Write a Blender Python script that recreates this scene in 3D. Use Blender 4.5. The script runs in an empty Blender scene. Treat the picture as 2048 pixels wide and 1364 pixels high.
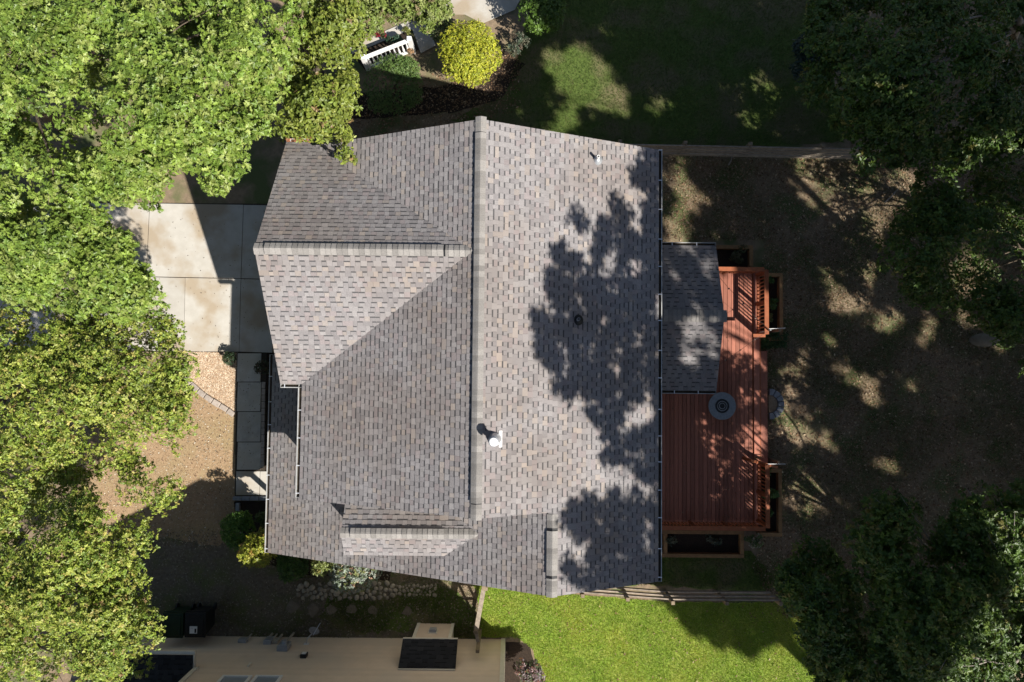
import bpy, math, random
import numpy as np
from mathutils import Vector, Matrix

R = random.Random(7)
NR = np.random.default_rng(11)
S = bpy.context.scene
COL = S.collection

# ------------------------------------------------------------------ camera, world, sun, exposure
CAM_H = 25.0
FPX = 24.0 / 36.0 * 2048
TILT = math.radians(2.43)
ROLL = math.radians(0.6)
cF = Vector((0, math.sin(TILT), -math.cos(TILT)))
cU = Vector((0, math.cos(TILT), math.sin(TILT)))
cR = Vector((1, 0, 0))
rz = Matrix.Rotation(ROLL, 3, 'Z')
cF, cU, cR = rz @ cF, rz @ cU, rz @ cR
CP = Vector((0, 0, CAM_H))
cam_d = bpy.data.cameras.new('camera')
cam_d.sensor_width = 36
cam_d.lens = 24
cam_d.clip_end = 600
cam = bpy.data.objects.new('camera', cam_d)
COL.objects.link(cam)
m = Matrix((cR, cU, -cF)).transposed().to_4x4()
m.translation = CP
cam.matrix_world = m
S.camera = cam

SUNV = Vector((.78, -.68, 1.0))           # towards the sun, per metre of height
W = bpy.data.worlds.new('World')
S.world = W
W.use_nodes = True
wn = W.node_tree.nodes
wl = W.node_tree.links
wn.clear()
sky = wn.new('ShaderNodeTexSky')
sky.sky_type = 'NISHITA'
sky.sun_disc = False
sky.sun_elevation = math.atan2(1, math.hypot(.78, .68))
sky.sun_rotation = math.atan2(.78, -.68)
bg = wn.new('ShaderNodeBackground')
bg.inputs['Strength'].default_value = 0.05
wo = wn.new('ShaderNodeOutputWorld')
wl.new(sky.outputs[0], bg.inputs[0])
wl.new(bg.outputs[0], wo.inputs[0])
sd = bpy.data.lights.new('sun', 'SUN')
sd.energy = 5.0
sd.angle = math.radians(.6)
sd.color = (1, .955, .885)
so = bpy.data.objects.new('sun', sd)
COL.objects.link(so)
so.rotation_euler = (-SUNV).to_track_quat('-Z', 'Y').to_euler()
so.location = (20, -18, 30)
S.view_settings.view_transform = 'Standard'
S.view_settings.look = 'None'
S.view_settings.gamma = 1
S.view_settings.use_curve_mapping = False
S.view_settings.exposure = 0.72
try:
    S.cycles.max_bounces = 6
    S.cycles.diffuse_bounces = 3
except Exception:
    pass


def P(px, py, h=0.0):
    """photo pixel (2048 wide) at real height h -> world point"""
    d = cF * FPX + cR * (px - 1024) - cU * (py - 682)
    t = (h - CAM_H) / d.z
    return CP + d * t


def Pplane(px, py, p0, n):
    d = cF * FPX + cR * (px - 1024) - cU * (py - 682)
    t = (Vector(p0) - CP).dot(n) / d.dot(n)
    return CP + d * t


def proj(v):
    d = Vector(v) - CP
    z = d.dot(cF)
    return 1024 + d.dot(cR) / z * FPX, 682 - d.dot(cU) / z * FPX


def inpoly(x, y, poly):
    c = False
    j = len(poly) - 1
    for i in range(len(poly)):
        xi, yi = poly[i][0], poly[i][1]
        xj, yj = poly[j][0], poly[j][1]
        if (yi > y) != (yj > y) and x < (xj - xi) * (y - yi) / (yj - yi) + xi:
            c = not c
        j = i
    return c


# ------------------------------------------------------------------ materials
def mat(name, c1, c2=None, scale=6.0, rough=.8, bump=0.0, bscale=None, attr=False, objvar=0.0,
        spec=.3, metal=0.0, c3=None, s3=.6, detail=6, stretch=None, transl=0.0, lo=.35, hi=.65):
    M = bpy.data.materials.new(name)
    M.use_nodes = True
    nt = M.node_tree
    N, L = nt.nodes, nt.links
    N.clear()
    out = N.new('ShaderNodeOutputMaterial')
    b = N.new('ShaderNodeBsdfPrincipled')
    b.inputs['Roughness'].default_value = rough
    b.inputs['Metallic'].default_value = metal
    b.inputs['Specular IOR Level'].default_value = spec
    c2 = c2 or c1
    tc = N.new('ShaderNodeTexCoord')
    mp = N.new('ShaderNodeMapping')
    if stretch:
        mp.inputs['Scale'].default_value = stretch
    geo = N.new('ShaderNodeNewGeometry')
    L.new(geo.outputs['Position'], mp.inputs['Vector'])
    n1 = N.new('ShaderNodeTexNoise')
    n1.inputs['Scale'].default_value = scale
    n1.inputs['Detail'].default_value = detail
    n1.inputs['Roughness'].default_value = .65
    L.new(mp.outputs[0], n1.inputs['Vector'])
    mr = N.new('ShaderNodeMapRange')
    mr.inputs[1].default_value = lo
    mr.inputs[2].default_value = hi
    L.new(n1.outputs['Fac'], mr.inputs[0])
    mx = N.new('ShaderNodeMix')
    mx.data_type = 'RGBA'
    mx.inputs[6].default_value = (*c1, 1)
    mx.inputs[7].default_value = (*c2, 1)
    L.new(mr.outputs[0], mx.inputs[0])
    colout = mx.outputs[2]
    if c3:
        n3 = N.new('ShaderNodeTexNoise')
        n3.inputs['Scale'].default_value = s3
        n3.inputs['Detail'].default_value = 4
        L.new(geo.outputs['Position'], n3.inputs['Vector'])
        r3 = N.new('ShaderNodeMapRange')
        r3.inputs[1].default_value = .45
        r3.inputs[2].default_value = .62
        L.new(n3.outputs['Fac'], r3.inputs[0])
        m3 = N.new('ShaderNodeMix')
        m3.data_type = 'RGBA'
        m3.inputs[7].default_value = (*c3, 1)
        L.new(colout, m3.inputs[6])
        L.new(r3.outputs[0], m3.inputs[0])
        colout = m3.outputs[2]
    if attr:
        at = N.new('ShaderNodeAttribute')
        at.attribute_name = 'Col'
        mm = N.new('ShaderNodeMix')
        mm.data_type = 'RGBA'
        mm.blend_type = 'MULTIPLY'
        mm.inputs[0].default_value = 1
        L.new(colout, mm.inputs[6])
        L.new(at.outputs['Color'], mm.inputs[7])
        colout = mm.outputs[2]
    if objvar:
        oi = N.new('ShaderNodeObjectInfo')
        r4 = N.new('ShaderNodeMapRange')
        r4.inputs[3].default_value = 1 - objvar
        r4.inputs[4].default_value = 1 + objvar
        L.new(oi.outputs['Random'], r4.inputs[0])
        vm = N.new('ShaderNodeVectorMath')
        vm.operation = 'SCALE'
        L.new(colout, vm.inputs[0])
        L.new(r4.outputs[0], vm.inputs['Scale'])
        colout = vm.outputs[0]
    L.new(colout, b.inputs['Base Color'])
    if bump:
        n2 = N.new('ShaderNodeTexNoise')
        n2.inputs['Scale'].default_value = bscale or scale * 4
        n2.inputs['Detail'].default_value = 4
        L.new(mp.outputs[0], n2.inputs['Vector'])
        bp = N.new('ShaderNodeBump')
        bp.inputs['Strength'].default_value = bump
        bp.inputs['Distance'].default_value = .02
        L.new(n2.outputs['Fac'], bp.inputs['Height'])
        L.new(bp.outputs[0], b.inputs['Normal'])
    if transl:
        tr = N.new('ShaderNodeBsdfTranslucent')
        L.new(colout, tr.inputs['Color'])
        ms = N.new('ShaderNodeMixShader')
        ms.inputs[0].default_value = transl
        L.new(b.outputs[0], ms.inputs[1])
        L.new(tr.outputs[0], ms.inputs[2])
        L.new(ms.outputs[0], out.inputs[0])
    else:
        L.new(b.outputs[0], out.inputs[0])
    return M


M_shingle = mat('shingle_granules', (.82, .82, .82), (1.12, 1.12, 1.12), 45, .92, .25, 160, attr=True, spec=.15,
                c3=(.88, .84, .80), s3=.45)
M_cap = mat('ridge_shingle', (.275, .258, .24), (.21, .198, .185), 30, .9, .2, 150, objvar=.22, spec=.15)
M_underlay = mat('roof_underlay', (.05, .048, .046), rough=.9)
M_white = mat('white_aluminium', (.47, .47, .46), (.36, .36, .345), 9, .45, spec=.4)
M_clip = mat('gutter_clip_metal', (.78, .8, .82), rough=.3, metal=.4)
M_debris = mat('leaf_debris', (.10, .075, .05), (.04, .034, .028), 30, .95, .6)
M_siding = mat('house_siding', (.42, .40, .36), (.38, .36, .32), 3, .7)
M_galv = mat('galvanised_steel', (.55, .56, .58), (.45, .47, .49), 12, .35, metal=.6, spec=.5)
M_whitepaint = mat('white_paint', (.80, .79, .77), (.72, .71, .69), 7, .5)
M_rubber = mat('black_rubber', (.015, .015, .016), (.03, .03, .03), 12, .6)
M_black = mat('black_plastic', (.012, .013, .014), (.02, .02, .022), 8, .45)
M_concrete = mat('concrete', (.51, .485, .435), (.40, .37, .32), 2.2, .88, .25, 60, objvar=.05, c3=(.36, .295, .215), s3=.75, lo=.25, hi=.8)
M_conc2 = mat('walk_concrete', (.56, .53, .47), (.36, .335, .29), 3.6, .88, .25, 60, objvar=.08, c3=(.46, .42, .35), s3=1.5, lo=.25, hi=.75)
M_joint = mat('soil_joint', (.05, .04, .03), rough=.95)
M_ground = mat('bare_yard_soil', (.28, .205, .135), (.165, .125, .082), 5.5, .95, .8, 30, c3=(.10, .12, .045), s3=.9, lo=.3, hi=.7)
M_dorm = mat('dormant_turf', (.40, .275, .165), (.30, .205, .12), 9, .95, .7, 40, c3=(.33, .245, .135), s3=1.1)
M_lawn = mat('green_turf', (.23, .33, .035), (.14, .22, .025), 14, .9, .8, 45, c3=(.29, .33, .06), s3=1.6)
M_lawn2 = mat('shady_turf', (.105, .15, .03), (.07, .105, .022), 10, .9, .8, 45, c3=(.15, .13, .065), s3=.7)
M_grass = mat('grass_blade', (1.05, 1.03, 1.05), (.66, .74, .6), 1.1, .6, attr=True, transl=.35, c3=(1.22, 1.02, 1.15), s3=.55)
M_litter = mat('fallen_leaf', (1, 1, 1), (.8, .8, .8), 9, .85, attr=True)
M_mulch = mat('dark_mulch', (.045, .03, .02), (.02, .014, .01), 22, .95, .8, 60)
M_gravel = mat('tan_gravel', (.44, .33, .22), (.30, .21, .135), 26, .9, .8, 60)
M_pebble = mat('pebble', (1, 1, 1), (.8, .8, .8), 20, .85, attr=True)
M_stone = mat('edging_stone', (.42, .36, .31), (.30, .25, .21), 9, .9, .4, 40, objvar=.12)
M_cobble = mat('river_cobble', (.37, .33, .25), (.25, .22, .165), 12, .85, .3, 50, objvar=.28)
M_slate = mat('grey_block', (.30, .31, .33), (.22, .23, .25), 8, .85, .4, 50, objvar=.15)
M_flag = mat('flagstone', (.22, .185, .14), (.165, .135, .10), 6, .9, .4, 40, objvar=.15)
M_deck = mat('red_deck_stain', (.42, .165, .105), (.28, .10, .066), 5, .62, .25, 30, objvar=.24, stretch=(7, .5, 1), spec=.3, lo=.25, hi=.75)
M_rail = mat('orange_rail_stain', (.36, .115, .045), (.27, .08, .034), 7, .6, .2, 30, objvar=.08)
M_timber = mat('bed_timber', (.30, .175, .075), (.21, .12, .055), 6, .8, .3, 40, objvar=.12)
M_fence = mat('weathered_fence', (.36, .30, .235), (.235, .19, .15), 8, .9, .4, 40, objvar=.12)
M_post = mat('weathered_post', (.27, .21, .14), (.18, .14, .095), 8, .9, .4, 40, objvar=.12)
M_bark = mat('bark', (.16, .125, .09), (.09, .07, .05), 14, .95, .9, 30)
M_palebark = mat('pale_bark', (.34, .30, .26), (.22, .19, .16), 14, .95, .7, 30)
M_leaf = mat('leaf', (1, 1, 1), (.9, .9, .9), 3, .46, attr=True, spec=.45, transl=.28)
M_tan = mat('tan_siding', (.66, .54, .42), (.61, .49, .375), 2.5, .7, objvar=.02)
M_trim = mat('cream_trim', (.72, .68, .58), (.64, .60, .50), 6, .6)
M_glass = mat('sky_tinted_glass', (.26, .30, .34), (.34, .38, .42), 1.2, .08, spec=.8)  # grey blue sky reflection is put into the glass base colour
M_meter = mat('grey_meter_paint', (.35, .36, .37), (.28, .29, .30), 9, .5)
M_pipe = mat('grey_conduit', (.42, .38, .32), (.34, .31, .26), 9, .5)
M_green = mat('green_plastic', (.016, .035, .018), (.011, .026, .013), 6, .5)
M_paper = mat('white_label', (.72, .72, .70), rough=.6)
M_table = mat('grey_table_top', (.27, .29, .31), (.20, .22, .24), 14, .5, .1, objvar=.0)
M_bowl = mat('dark_fire_bowl', (.035, .035, .038), (.06, .06, .06), 20, .6, .3)
M_bulb = mat('clear_bulb', (.78, .72, .58), rough=.1, spec=.8)
M_cable = mat('black_cable', (.05, .05, .05), rough=.6)
M_darkroof = mat('dark_shingle_sheet', (.03, .031, .034), rough=.9)

# ------------------------------------------------------------------ object helpers
ORG = {}


def org(o):
    return ORG.get(o.name, Vector((0, 0, 0))) if o else Vector((0, 0, 0))


def tag(o, label=None, cat=None, group=None, kind=None):
    if label: o['label'] = label
    if cat: o['category'] = cat
    if group: o['group'] = group
    if kind: o['kind'] = kind
    return o


def thing(name, label, cat, loc=(0, 0, 0), group=None):
    o = bpy.data.objects.new(name, None)
    o.empty_display_size = .2
    COL.objects.link(o)
    o.location = loc
    ORG[o.name] = Vector(loc)
    return tag(o, label, cat, group)


def link(name, me, parent=None, loc=None, rot=None, world=True):
    o = bpy.data.objects.new(name, me)
    COL.objects.link(o)
    if parent:
        o.parent = parent
    if loc is not None:
        o.location = Vector(loc) - (org(parent) if world else Vector((0, 0, 0)))
    if rot is not None:
        if isinstance(rot, Matrix):
            o.rotation_mode = 'QUATERNION'
            o.rotation_quaternion = rot.to_quaternion()
        else:
            o.rotation_euler = rot
    ORG[o.name] = org(parent)
    return o


class MB:
    def __init__(s):
        s.v, s.f, s.c, s.smooth = [], [], [], False

    def add(s, vs, fs, col=None):
        n = len(s.v)
        s.v += [tuple(x) for x in vs]
        s.f += [tuple(i + n for i in f) for f in fs]
        s.c += [col] * len(vs)
        return s

    def box(s, lo, hi, col=None):
        x0, y0, z0 = lo
        x1, y1, z1 = hi
        return s.add([(x0, y0, z0), (x1, y0, z0), (x1, y1, z0), (x0, y1, z0), (x0, y0, z1), (x1, y0, z1), (x1, y1, z1), (x0, y1, z1)],
                     [(0, 3, 2, 1), (4, 5, 6, 7), (0, 1, 5, 4), (1, 2, 6, 5), (2, 3, 7, 6), (3, 0, 4, 7)], col)

    def bar(s, a, b, w, h, up=(0, 0, 1)):
        """rectangular bar from a to b, w across, h along up"""
        a, b = Vector(a), Vector(b)
        d = (b - a).normalized()
        up = Vector(up)
        sd_ = d.cross(up)
        if sd_.length < 1e-4:
            sd_ = d.cross(Vector((0, 1, 0)))
        sd_.normalize()
        u = sd_.cross(d).normalized()
        vs = []
        for p in (a, b):
            for i, j in ((-1, -1), (1, -1), (1, 1), (-1, 1)):
                vs.append(p + sd_ * (w / 2 * i) + u * (h / 2 * j))
        return s.add(vs, [(0, 1, 2, 3), (7, 6, 5, 4), (0, 4, 5, 1), (1, 5, 6, 2), (2, 6, 7, 3), (3, 7, 4, 0)])

    def prism(s, poly, off):
        """polygon (3d) extruded by vector off"""
        n = len(poly)
        off = Vector(off)
        vs = [Vector(p) for p in poly] + [Vector(p) + off for p in poly]
        fs = [tuple(range(n))[::-1], tuple(range(n, 2 * n))]
        for i in range(n):
            j = (i + 1) % n
            fs.append((i, j, n + j, n + i))
        return s.add(vs, fs)

    def lathe(s, c, prof, n=20):
        c = Vector(c)
        vs, fs = [], []
        for r, z in prof:
            for k in range(n):
                a = 2 * math.pi * k / n
                vs.append((c.x + r * math.cos(a), c.y + r * math.sin(a), c.z + z))
        for i in range(len(prof) - 1):
            for k in range(n):
                k2 = (k + 1) % n
                fs.append((i * n + k, i * n + k2, (i + 1) * n + k2, (i + 1) * n + k))
        fs.append(tuple(range(n))[::-1])
        fs.append(tuple((len(prof) - 1) * n + k for k in range(n)))
        return s.add(vs, fs)

    def tube(s, pts, rad, n=8):
        pts = [Vector(p) for p in pts]
        if not isinstance(rad, (list, tuple)):
            rad = [rad] * len(pts)
        vs, fs = [], []
        for i, p in enumerate(pts):
            d = (pts[min(i + 1, len(pts) - 1)] - pts[max(i - 1, 0)]).normalized()
            a = d.cross(Vector((0, 0, 1)))
            if a.length < .05:
                a = d.cross(Vector((1, 0, 0)))
            a.normalize()
            b = d.cross(a)
            for k in range(n):
                t = 2 * math.pi * k / n
                vs.append(p + (a * math.cos(t) + b * math.sin(t)) * rad[i])
        for i in range(len(pts) - 1):
            for k in range(n):
                k2 = (k + 1) % n
                fs.append((i * n + k, (i + 1) * n + k, (i + 1) * n + k2, i * n + k2))
        fs.append(tuple(range(n)))
        fs.append(tuple((len(pts) - 1) * n + k for k in range(n))[::-1])
        return s.add(vs, fs)

    def mesh(s, name, material, o=Vector((0, 0, 0))):
        me = bpy.data.meshes.new(name)
        me.from_pydata([(x - o[0], y - o[1], z - o[2]) for x, y, z in s.v], [], s.f)
        me.materials.append(material)
        if any(c is not None for c in s.c):
            at = me.color_attributes.new('Col', 'FLOAT_COLOR', 'POINT')
            at.data.foreach_set('color', np.array([(*(c or (1, 1, 1)), 1) for c in s.c], dtype=np.float32).ravel())
        if s.smooth:
            me.polygons.foreach_set('use_smooth', [True] * len(me.polygons))
        me.update()
        return me

    def build(s, name, material, parent=None, kind=None, label=None, bevel=0):
        o = link(name, s.mesh(name, material, org(parent)), parent)
        if kind: o['kind'] = kind
        if label: o['label'] = label
        if bevel:
            md = o.modifiers.new('bevel', 'BEVEL')
            md.width = bevel
            md.segments = 2
            md.limit_method = 'ANGLE'
        return o


def npmesh(name, V, F, C, material, parent=None, kind=None, label=None):
    """V (n,3) F (m,k) C (n,3): quick mesh with a colour attribute"""
    me = bpy.data.meshes.new(name)
    V = np.asarray(V, np.float32) - np.array(org(parent), np.float32)
    F = np.asarray(F, np.int32)
    k = F.shape[1]
    me.vertices.add(len(V))
    me.vertices.foreach_set('co', V.ravel())
    me.loops.add(F.size)
    me.loops.foreach_set('vertex_index', F.ravel())
    me.polygons.add(len(F))
    me.polygons.foreach_set('loop_start', np.arange(0, F.size, k, dtype=np.int32))
    me.materials.append(material)
    me.update(calc_edges=True)
    at = me.color_attributes.new('Col', 'FLOAT_COLOR', 'POINT')
    C4 = np.ones((len(V), 4), np.float32)
    C4[:, :3] = C
    at.data.foreach_set('color', C4.ravel())
    o = link(name, me, parent)
    if kind: o['kind'] = kind
    if label: o['label'] = label
    return o


def norm(a):
    return a / np.maximum(np.linalg.norm(a, axis=-1, keepdims=True), 1e-6)


# leaf templates: (verts, tri faces); x along the leaf
OAKV = np.array([(0, 0, 0), (.5, 0, -.06), (1, 0, -.16),
                 (.22, .10, .0), (.34, .27, .05), (.46, .10, .0), (.66, .29, .02), (.74, .09, -.05),
                 (.22, -.10, .0), (.34, -.27, .05), (.46, -.10, .0), (.66, -.29, .02), (.74, -.09, -.05)], np.float32)
OAKF = np.array([(0, 1, 3), (3, 5, 4), (3, 1, 5), (5, 1, 7), (5, 7, 6), (1, 2, 7),
                 (0, 8, 1), (8, 9, 10), (8, 10, 1), (10, 12, 1), (10, 11, 12), (1, 12, 2)], np.int32)
OVV = np.array([(0, 0, 0), (.35, .24, .05), (.75, .17, .02), (1, 0, -.08), (.75, -.17, .02), (.35, -.24, .05), (.5, 0, -.03)], np.float32)
OVF = np.array([(0, 6, 1), (1, 6, 2), (2, 6, 3), (3, 6, 4), (4, 6, 5), (5, 6, 0)], np.int32)
DIV = np.array([(0, 0, 0), (.5, .25, .06), (1, 0, -.05), (.5, -.25, .06)], np.float32)
DIF = np.array([(0, 2, 1), (0, 3, 2)], np.int32)
TEMPL = {'oak': (OAKV, OAKF), 'oval': (OVV, OVF), 'dia': (DIV, DIF)}


def leaves(name, pos, xdir, nrm, size, cols, templ, material, parent, kind=None):
    tv, tf = TEMPL[templ]
    x = norm(xdir)
    y = norm(np.cross(nrm, x))
    z = np.cross(x, y)
    n, k = len(pos), len(tv)
    V = pos[:, None, :] + size[:, None, None] * (tv[None, :, 0:1] * x[:, None, :] + tv[None, :, 1:2] * y[:, None, :] + tv[None, :, 2:3] * z[:, None, :])
    F = (np.arange(n, dtype=np.int32)[:, None, None] * k + tf[None]).reshape(-1, 3)
    C = np.repeat(cols, k, axis=0)
    return npmesh(name, V.reshape(-1, 3), F, C, material, parent, kind)


def palette_cols(n, pal, grp=None):
    """pal: list of (weight, rgb); small per leaf jitter"""
    w = np.array([p[0] for p in pal], float)
    idx = NR.choice(len(pal), n, p=w / w.sum())
    c = np.array([p[1] for p in pal], np.float32)[idx]
    return c * NR.uniform(.72, 1.28, (n, 1)).astype(np.float32)


def rosettes(name, ctr, axis, nleaf, size, pal, templ, parent, material=None, spread=.55, kind=None, up=.5):
    """clusters of leaves radiating about an axis"""
    n = len(ctr)
    ctr = np.repeat(ctr, nleaf, 0)
    ax = norm(np.repeat(axis, nleaf, 0))
    rnd = norm(NR.normal(size=ax.shape))
    perp = norm(rnd - ax * np.sum(rnd * ax, 1, keepdims=True))
    t = NR.uniform(-.35, .55, (len(ax), 1))
    xd = norm(perp * np.cos(t) + ax * np.sin(t))
    nr = norm(ax * .8 + np.array([0, 0, up]) + NR.normal(size=ax.shape) * spread)
    sz = size * NR.uniform(.65, 1.15, len(ax))
    pos = ctr + ax * NR.uniform(-.25, .25, (len(ax), 1)) * size + xd * .06 * size
    base = palette_cols(n, pal)
    cols = np.repeat(base, nleaf, 0) * NR.uniform(.8, 1.2, (len(ax), 1))
    return leaves(name, pos, xd, nr, sz, cols, templ, material or M_leaf, parent, kind)


def blob_pts(blobs, n, top=.25, shell=.35):
    """points and outward axes over a list of blobs (cx,cy,cz,rx,ry,rz)"""
    B = np.array(blobs, float)
    w = (B[:, 3] * B[:, 4])
    idx = NR.choice(len(B), n, p=w / w.sum())
    d = norm(NR.normal(size=(n, 3)) + np.array([0, 0, top]))
    rr = 1 - shell * NR.random((n, 1)) ** 1.6
    pos = B[idx, :3] + d * B[idx, 3:6] * rr
    return pos, norm(d + np.array([0, 0, .55]) + NR.normal(size=(n, 3)) * .3)


def edge_dist(x, y, poly):
    best = 1e9
    for i in range(len(poly)):
        ax, ay = poly[i][0], poly[i][1]
        bx, by = poly[(i + 1) % len(poly)][0], poly[(i + 1) % len(poly)][1]
        dx, dy = bx - ax, by - ay
        t = max(0, min(1, ((x - ax) * dx + (y - ay) * dy) / (dx * dx + dy * dy + 1e-9)))
        best = min(best, math.hypot(x - ax - t * dx, y - ay - t * dy))
    return best


def fill_blobs(poly_px, href, hlo, hhi, dome, n, rlo, rhi, holes=(), seed=1, flat=.6):
    """crown outline seen in the photo at mean height href -> clumps of foliage in the world"""
    rr = random.Random(seed)
    poly = [P(x, y, href) for x, y in poly_px]
    xs = [p.x for p in poly]
    ys = [p.y for p in poly]
    hw = [(P(x, y, href), r * (CAM_H - href) / FPX) for x, y, r in holes]
    out = []
    tries = 0
    while len(out) < n and tries < n * 60:
        tries += 1
        x, y = rr.uniform(min(xs), max(xs)), rr.uniform(min(ys), max(ys))
        if not inpoly(x, y, poly):
            continue
        r = rr.uniform(rlo, rhi)
        d = edge_dist(x, y, poly)
        if d < r * .8:
            r = max(rlo * .55, d * 1.05)
            if d < rlo * .35:
                continue
        h = hlo + (hhi - hlo) * min(1, d / dome) ** .6 + rr.uniform(-.5, .35)
        if any((x - q.x) ** 2 + (y - q.y) ** 2 < (hr + r * .5) ** 2 for q, hr in hw):
            if rr.random() < .45:
                continue
            h -= rr.uniform(1.6, 2.6)
        k = (CAM_H - h) / (CAM_H - href)      # keep the crown's own outline at its real height
        out.append((x * k, y * k, h - r * flat, r * k, r * k, r * flat))
    return out


def tree(name, label, base, blobs, ncl, nleaf, size, pal, templ='oval', group=None, bark=None, trunk_r=.2, nlimb=8,
         spread=.55, top=.25, shell=.4, up=.5, fork=.45, extra=None):
    bark = bark or M_bark
    base = Vector(base)
    t = thing(name, label, 'tree', base, group)
    B = np.array(blobs)
    c = Vector(B[:, :3].mean(0))
    hz = float(B[:, 2].max())
    fk = Vector((base.x * .75 + c.x * .25, base.y * .75 + c.y * .25, hz * fork))
    topp = Vector((c.x * .6 + base.x * .4, c.y * .6 + base.y * .4, hz * .86))
    mb = MB()
    mb.smooth = True
    mid = base.lerp(fk, .5) + Vector((R.uniform(-.15, .15), R.uniform(-.15, .15), 0))
    mb.tube([base + Vector((0, 0, -.1)), base + Vector((0, 0, .35)), mid, fk, fk.lerp(topp, .55) + Vector((R.uniform(-.2, .2), R.uniform(-.2, .2), 0)), topp],
            [trunk_r * 1.45, trunk_r * 1.05, trunk_r * .9, trunk_r * .72, trunk_r * .42, trunk_r * .12], 9)
    mb.build('trunk', bark, t)
    order = sorted(range(len(blobs)), key=lambda i: -blobs[i][3])
    picks = order[:max(nlimb * 3, 1)]
    R.shuffle(picks)
    for i in picks[:nlimb]:
        b = Vector(blobs[i][:3])
        st = fk.lerp(topp, R.uniform(0, .55))
        q = st.lerp(b, .5) + Vector((R.uniform(-.35, .35), R.uniform(-.35, .35), R.uniform(.0, .5)))
        lm = MB()
        lm.smooth = True
        r0 = trunk_r * R.uniform(.16, .26)
        lm.tube([st, st.lerp(q, .5), q, q.lerp(b, .6), b + Vector((0, 0, blobs[i][5] * .5))], [r0, r0 * .8, r0 * .6, r0 * .4, r0 * .12], 6)
        for k in range(3):
            e = b + Vector((R.uniform(-1, 1), R.uniform(-1, 1), R.uniform(-.1, .8))) * blobs[i][3]
            s0 = q.lerp(b, R.uniform(.1, .9))
            lm.tube([s0, s0.lerp(e, .5) + Vector((0, 0, .1)), e], [r0 * .35, r0 * .25, r0 * .06], 5)
        lm.build('limb', bark, t)
    pos, ax = blob_pts(blobs, ncl, top, shell)
    if len(pos):
        rosettes('crown', pos, ax, nleaf, size, pal, templ, t, spread=spread, up=up)
    if extra:
        pos, ax = blob_pts(extra, len(extra) * 14, top, .9)
        rosettes('crown', pos, ax, 6, .245, pal, templ, t, spread=spread, up=up)
    return t


def shrub(name, label, c, r, ncl, nleaf, size, pal, templ='oval', cat='shrub', rz_=None, lumps=10, group=None, dense=True, top=.3):
    """rounded bush made of leaf clusters over short stems; c = ground point"""
    c = Vector(c)
    t = thing(name, label, cat, c, group)
    rz_ = rz_ or r * .8
    bl = []
    if dense:
        bl.append((c.x, c.y, c.z + rz_ * .75, r * .86, r * .86, rz_ * .8))
    for k in range(lumps):
        a = R.uniform(0, 6.28)
        d = r * math.sqrt(R.random()) * .72
        q = R.uniform(.28, .42) * r
        bl.append((c.x + d * math.cos(a), c.y + d * math.sin(a), c.z + rz_ * (1.25 - .75 * (d / r) ** 2) - q * .3, q, q, q * .85))
    mb = MB()
    for k in range(7):
        b = R.choice(bl)
        mb.tube([c + Vector((R.uniform(-.1, .1), R.uniform(-.1, .1), 0)), c.lerp(Vector(b[:3]), .5), Vector(b[:3])], [.022, .016, .006], 5)
    mb.build('stem', M_bark, t)
    pos, ax = blob_pts(bl, ncl, top, .3)
    pos[:, 2] = np.maximum(pos[:, 2], c.z + .03)
    rosettes('foliage', pos, ax, nleaf, size, pal, templ, t)
    return t


# ------------------------------------------------------------------ the setting: ground, paving, turf
def sheet(name, poly_px, z, material, h=0.0, jitter=0.0, label=None):
    pts = [P(x, y, h) for x, y in poly_px]
    if jitter:
        q = []
        for i in range(len(pts)):
            a, b = pts[i], pts[(i + 1) % len(pts)]
            n = max(1, int((b - a).length / .25))
            for k in range(n):
                p = a.lerp(b, k / n)
                q.append(p + Vector((R.uniform(-1, 1), R.uniform(-1, 1), 0)) * jitter)
        pts = q
    mb = MB()
    mb.add([(p.x, p.y, z) for p in pts], [tuple(range(len(pts)))[::-1]])
    o = mb.build(name, material)
    me = o.data
    if me.polygons[0].normal.z < 0:
        me.flip_normals()
    return tag(o, kind='structure')


g = MB()
g.add([(-160, -160, 0), (160, -160, 0), (160, 160, 0), (-160, 160, 0)], [(0, 1, 2, 3)])
tag(g.build('ground', M_ground), kind='structure')

LAWN_C = [(905, 1130), (985, 1165), (1160, 1190), (1345, 1205), (1620, 1205), (1700, 1300), (1760, 1400), (1085, 1400), (1068, 1300), (1035, 1275), (960, 1272), (955, 1180)]
LAWN_T = [(1060, 30), (1200, -40), (1640, -40), (1660, 120), (1690, 285), (1320, 300), (1300, 330), (960, 260), (900, 240), (1010, 190)]
LAWN_D = [(205, 800), (385, 775), (470, 832), (471, 1010), (466, 1090), (420, 1100), (330, 1085), (250, 1110), (100, 1130)]
LAWN_S = [(1313, 1100), (1500, 1100), (1560, 1165), (1520, 1185), (1310, 1170), (1180, 1170), (1180, 1060)]
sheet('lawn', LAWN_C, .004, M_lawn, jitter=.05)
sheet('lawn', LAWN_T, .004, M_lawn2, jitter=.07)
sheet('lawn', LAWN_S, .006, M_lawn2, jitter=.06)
sheet('dormant_lawn', LAWN_D, .004, M_dorm, jitter=.06)


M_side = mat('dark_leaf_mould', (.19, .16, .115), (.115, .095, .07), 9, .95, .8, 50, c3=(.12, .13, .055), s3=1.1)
SIDE = [(262, 1095), (330, 1070), (420, 1090), (470, 1080), (520, 1125), (600, 1150), (800, 1160), (860, 1150), (950, 1215), (955, 1278), (700, 1290), (300, 1290), (230, 1290)]
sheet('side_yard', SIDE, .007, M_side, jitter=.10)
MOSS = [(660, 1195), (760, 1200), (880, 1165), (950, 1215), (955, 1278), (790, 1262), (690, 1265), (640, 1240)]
sheet('moss_patch', MOSS, .009, M_lawn2, jitter=.12)


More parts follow.
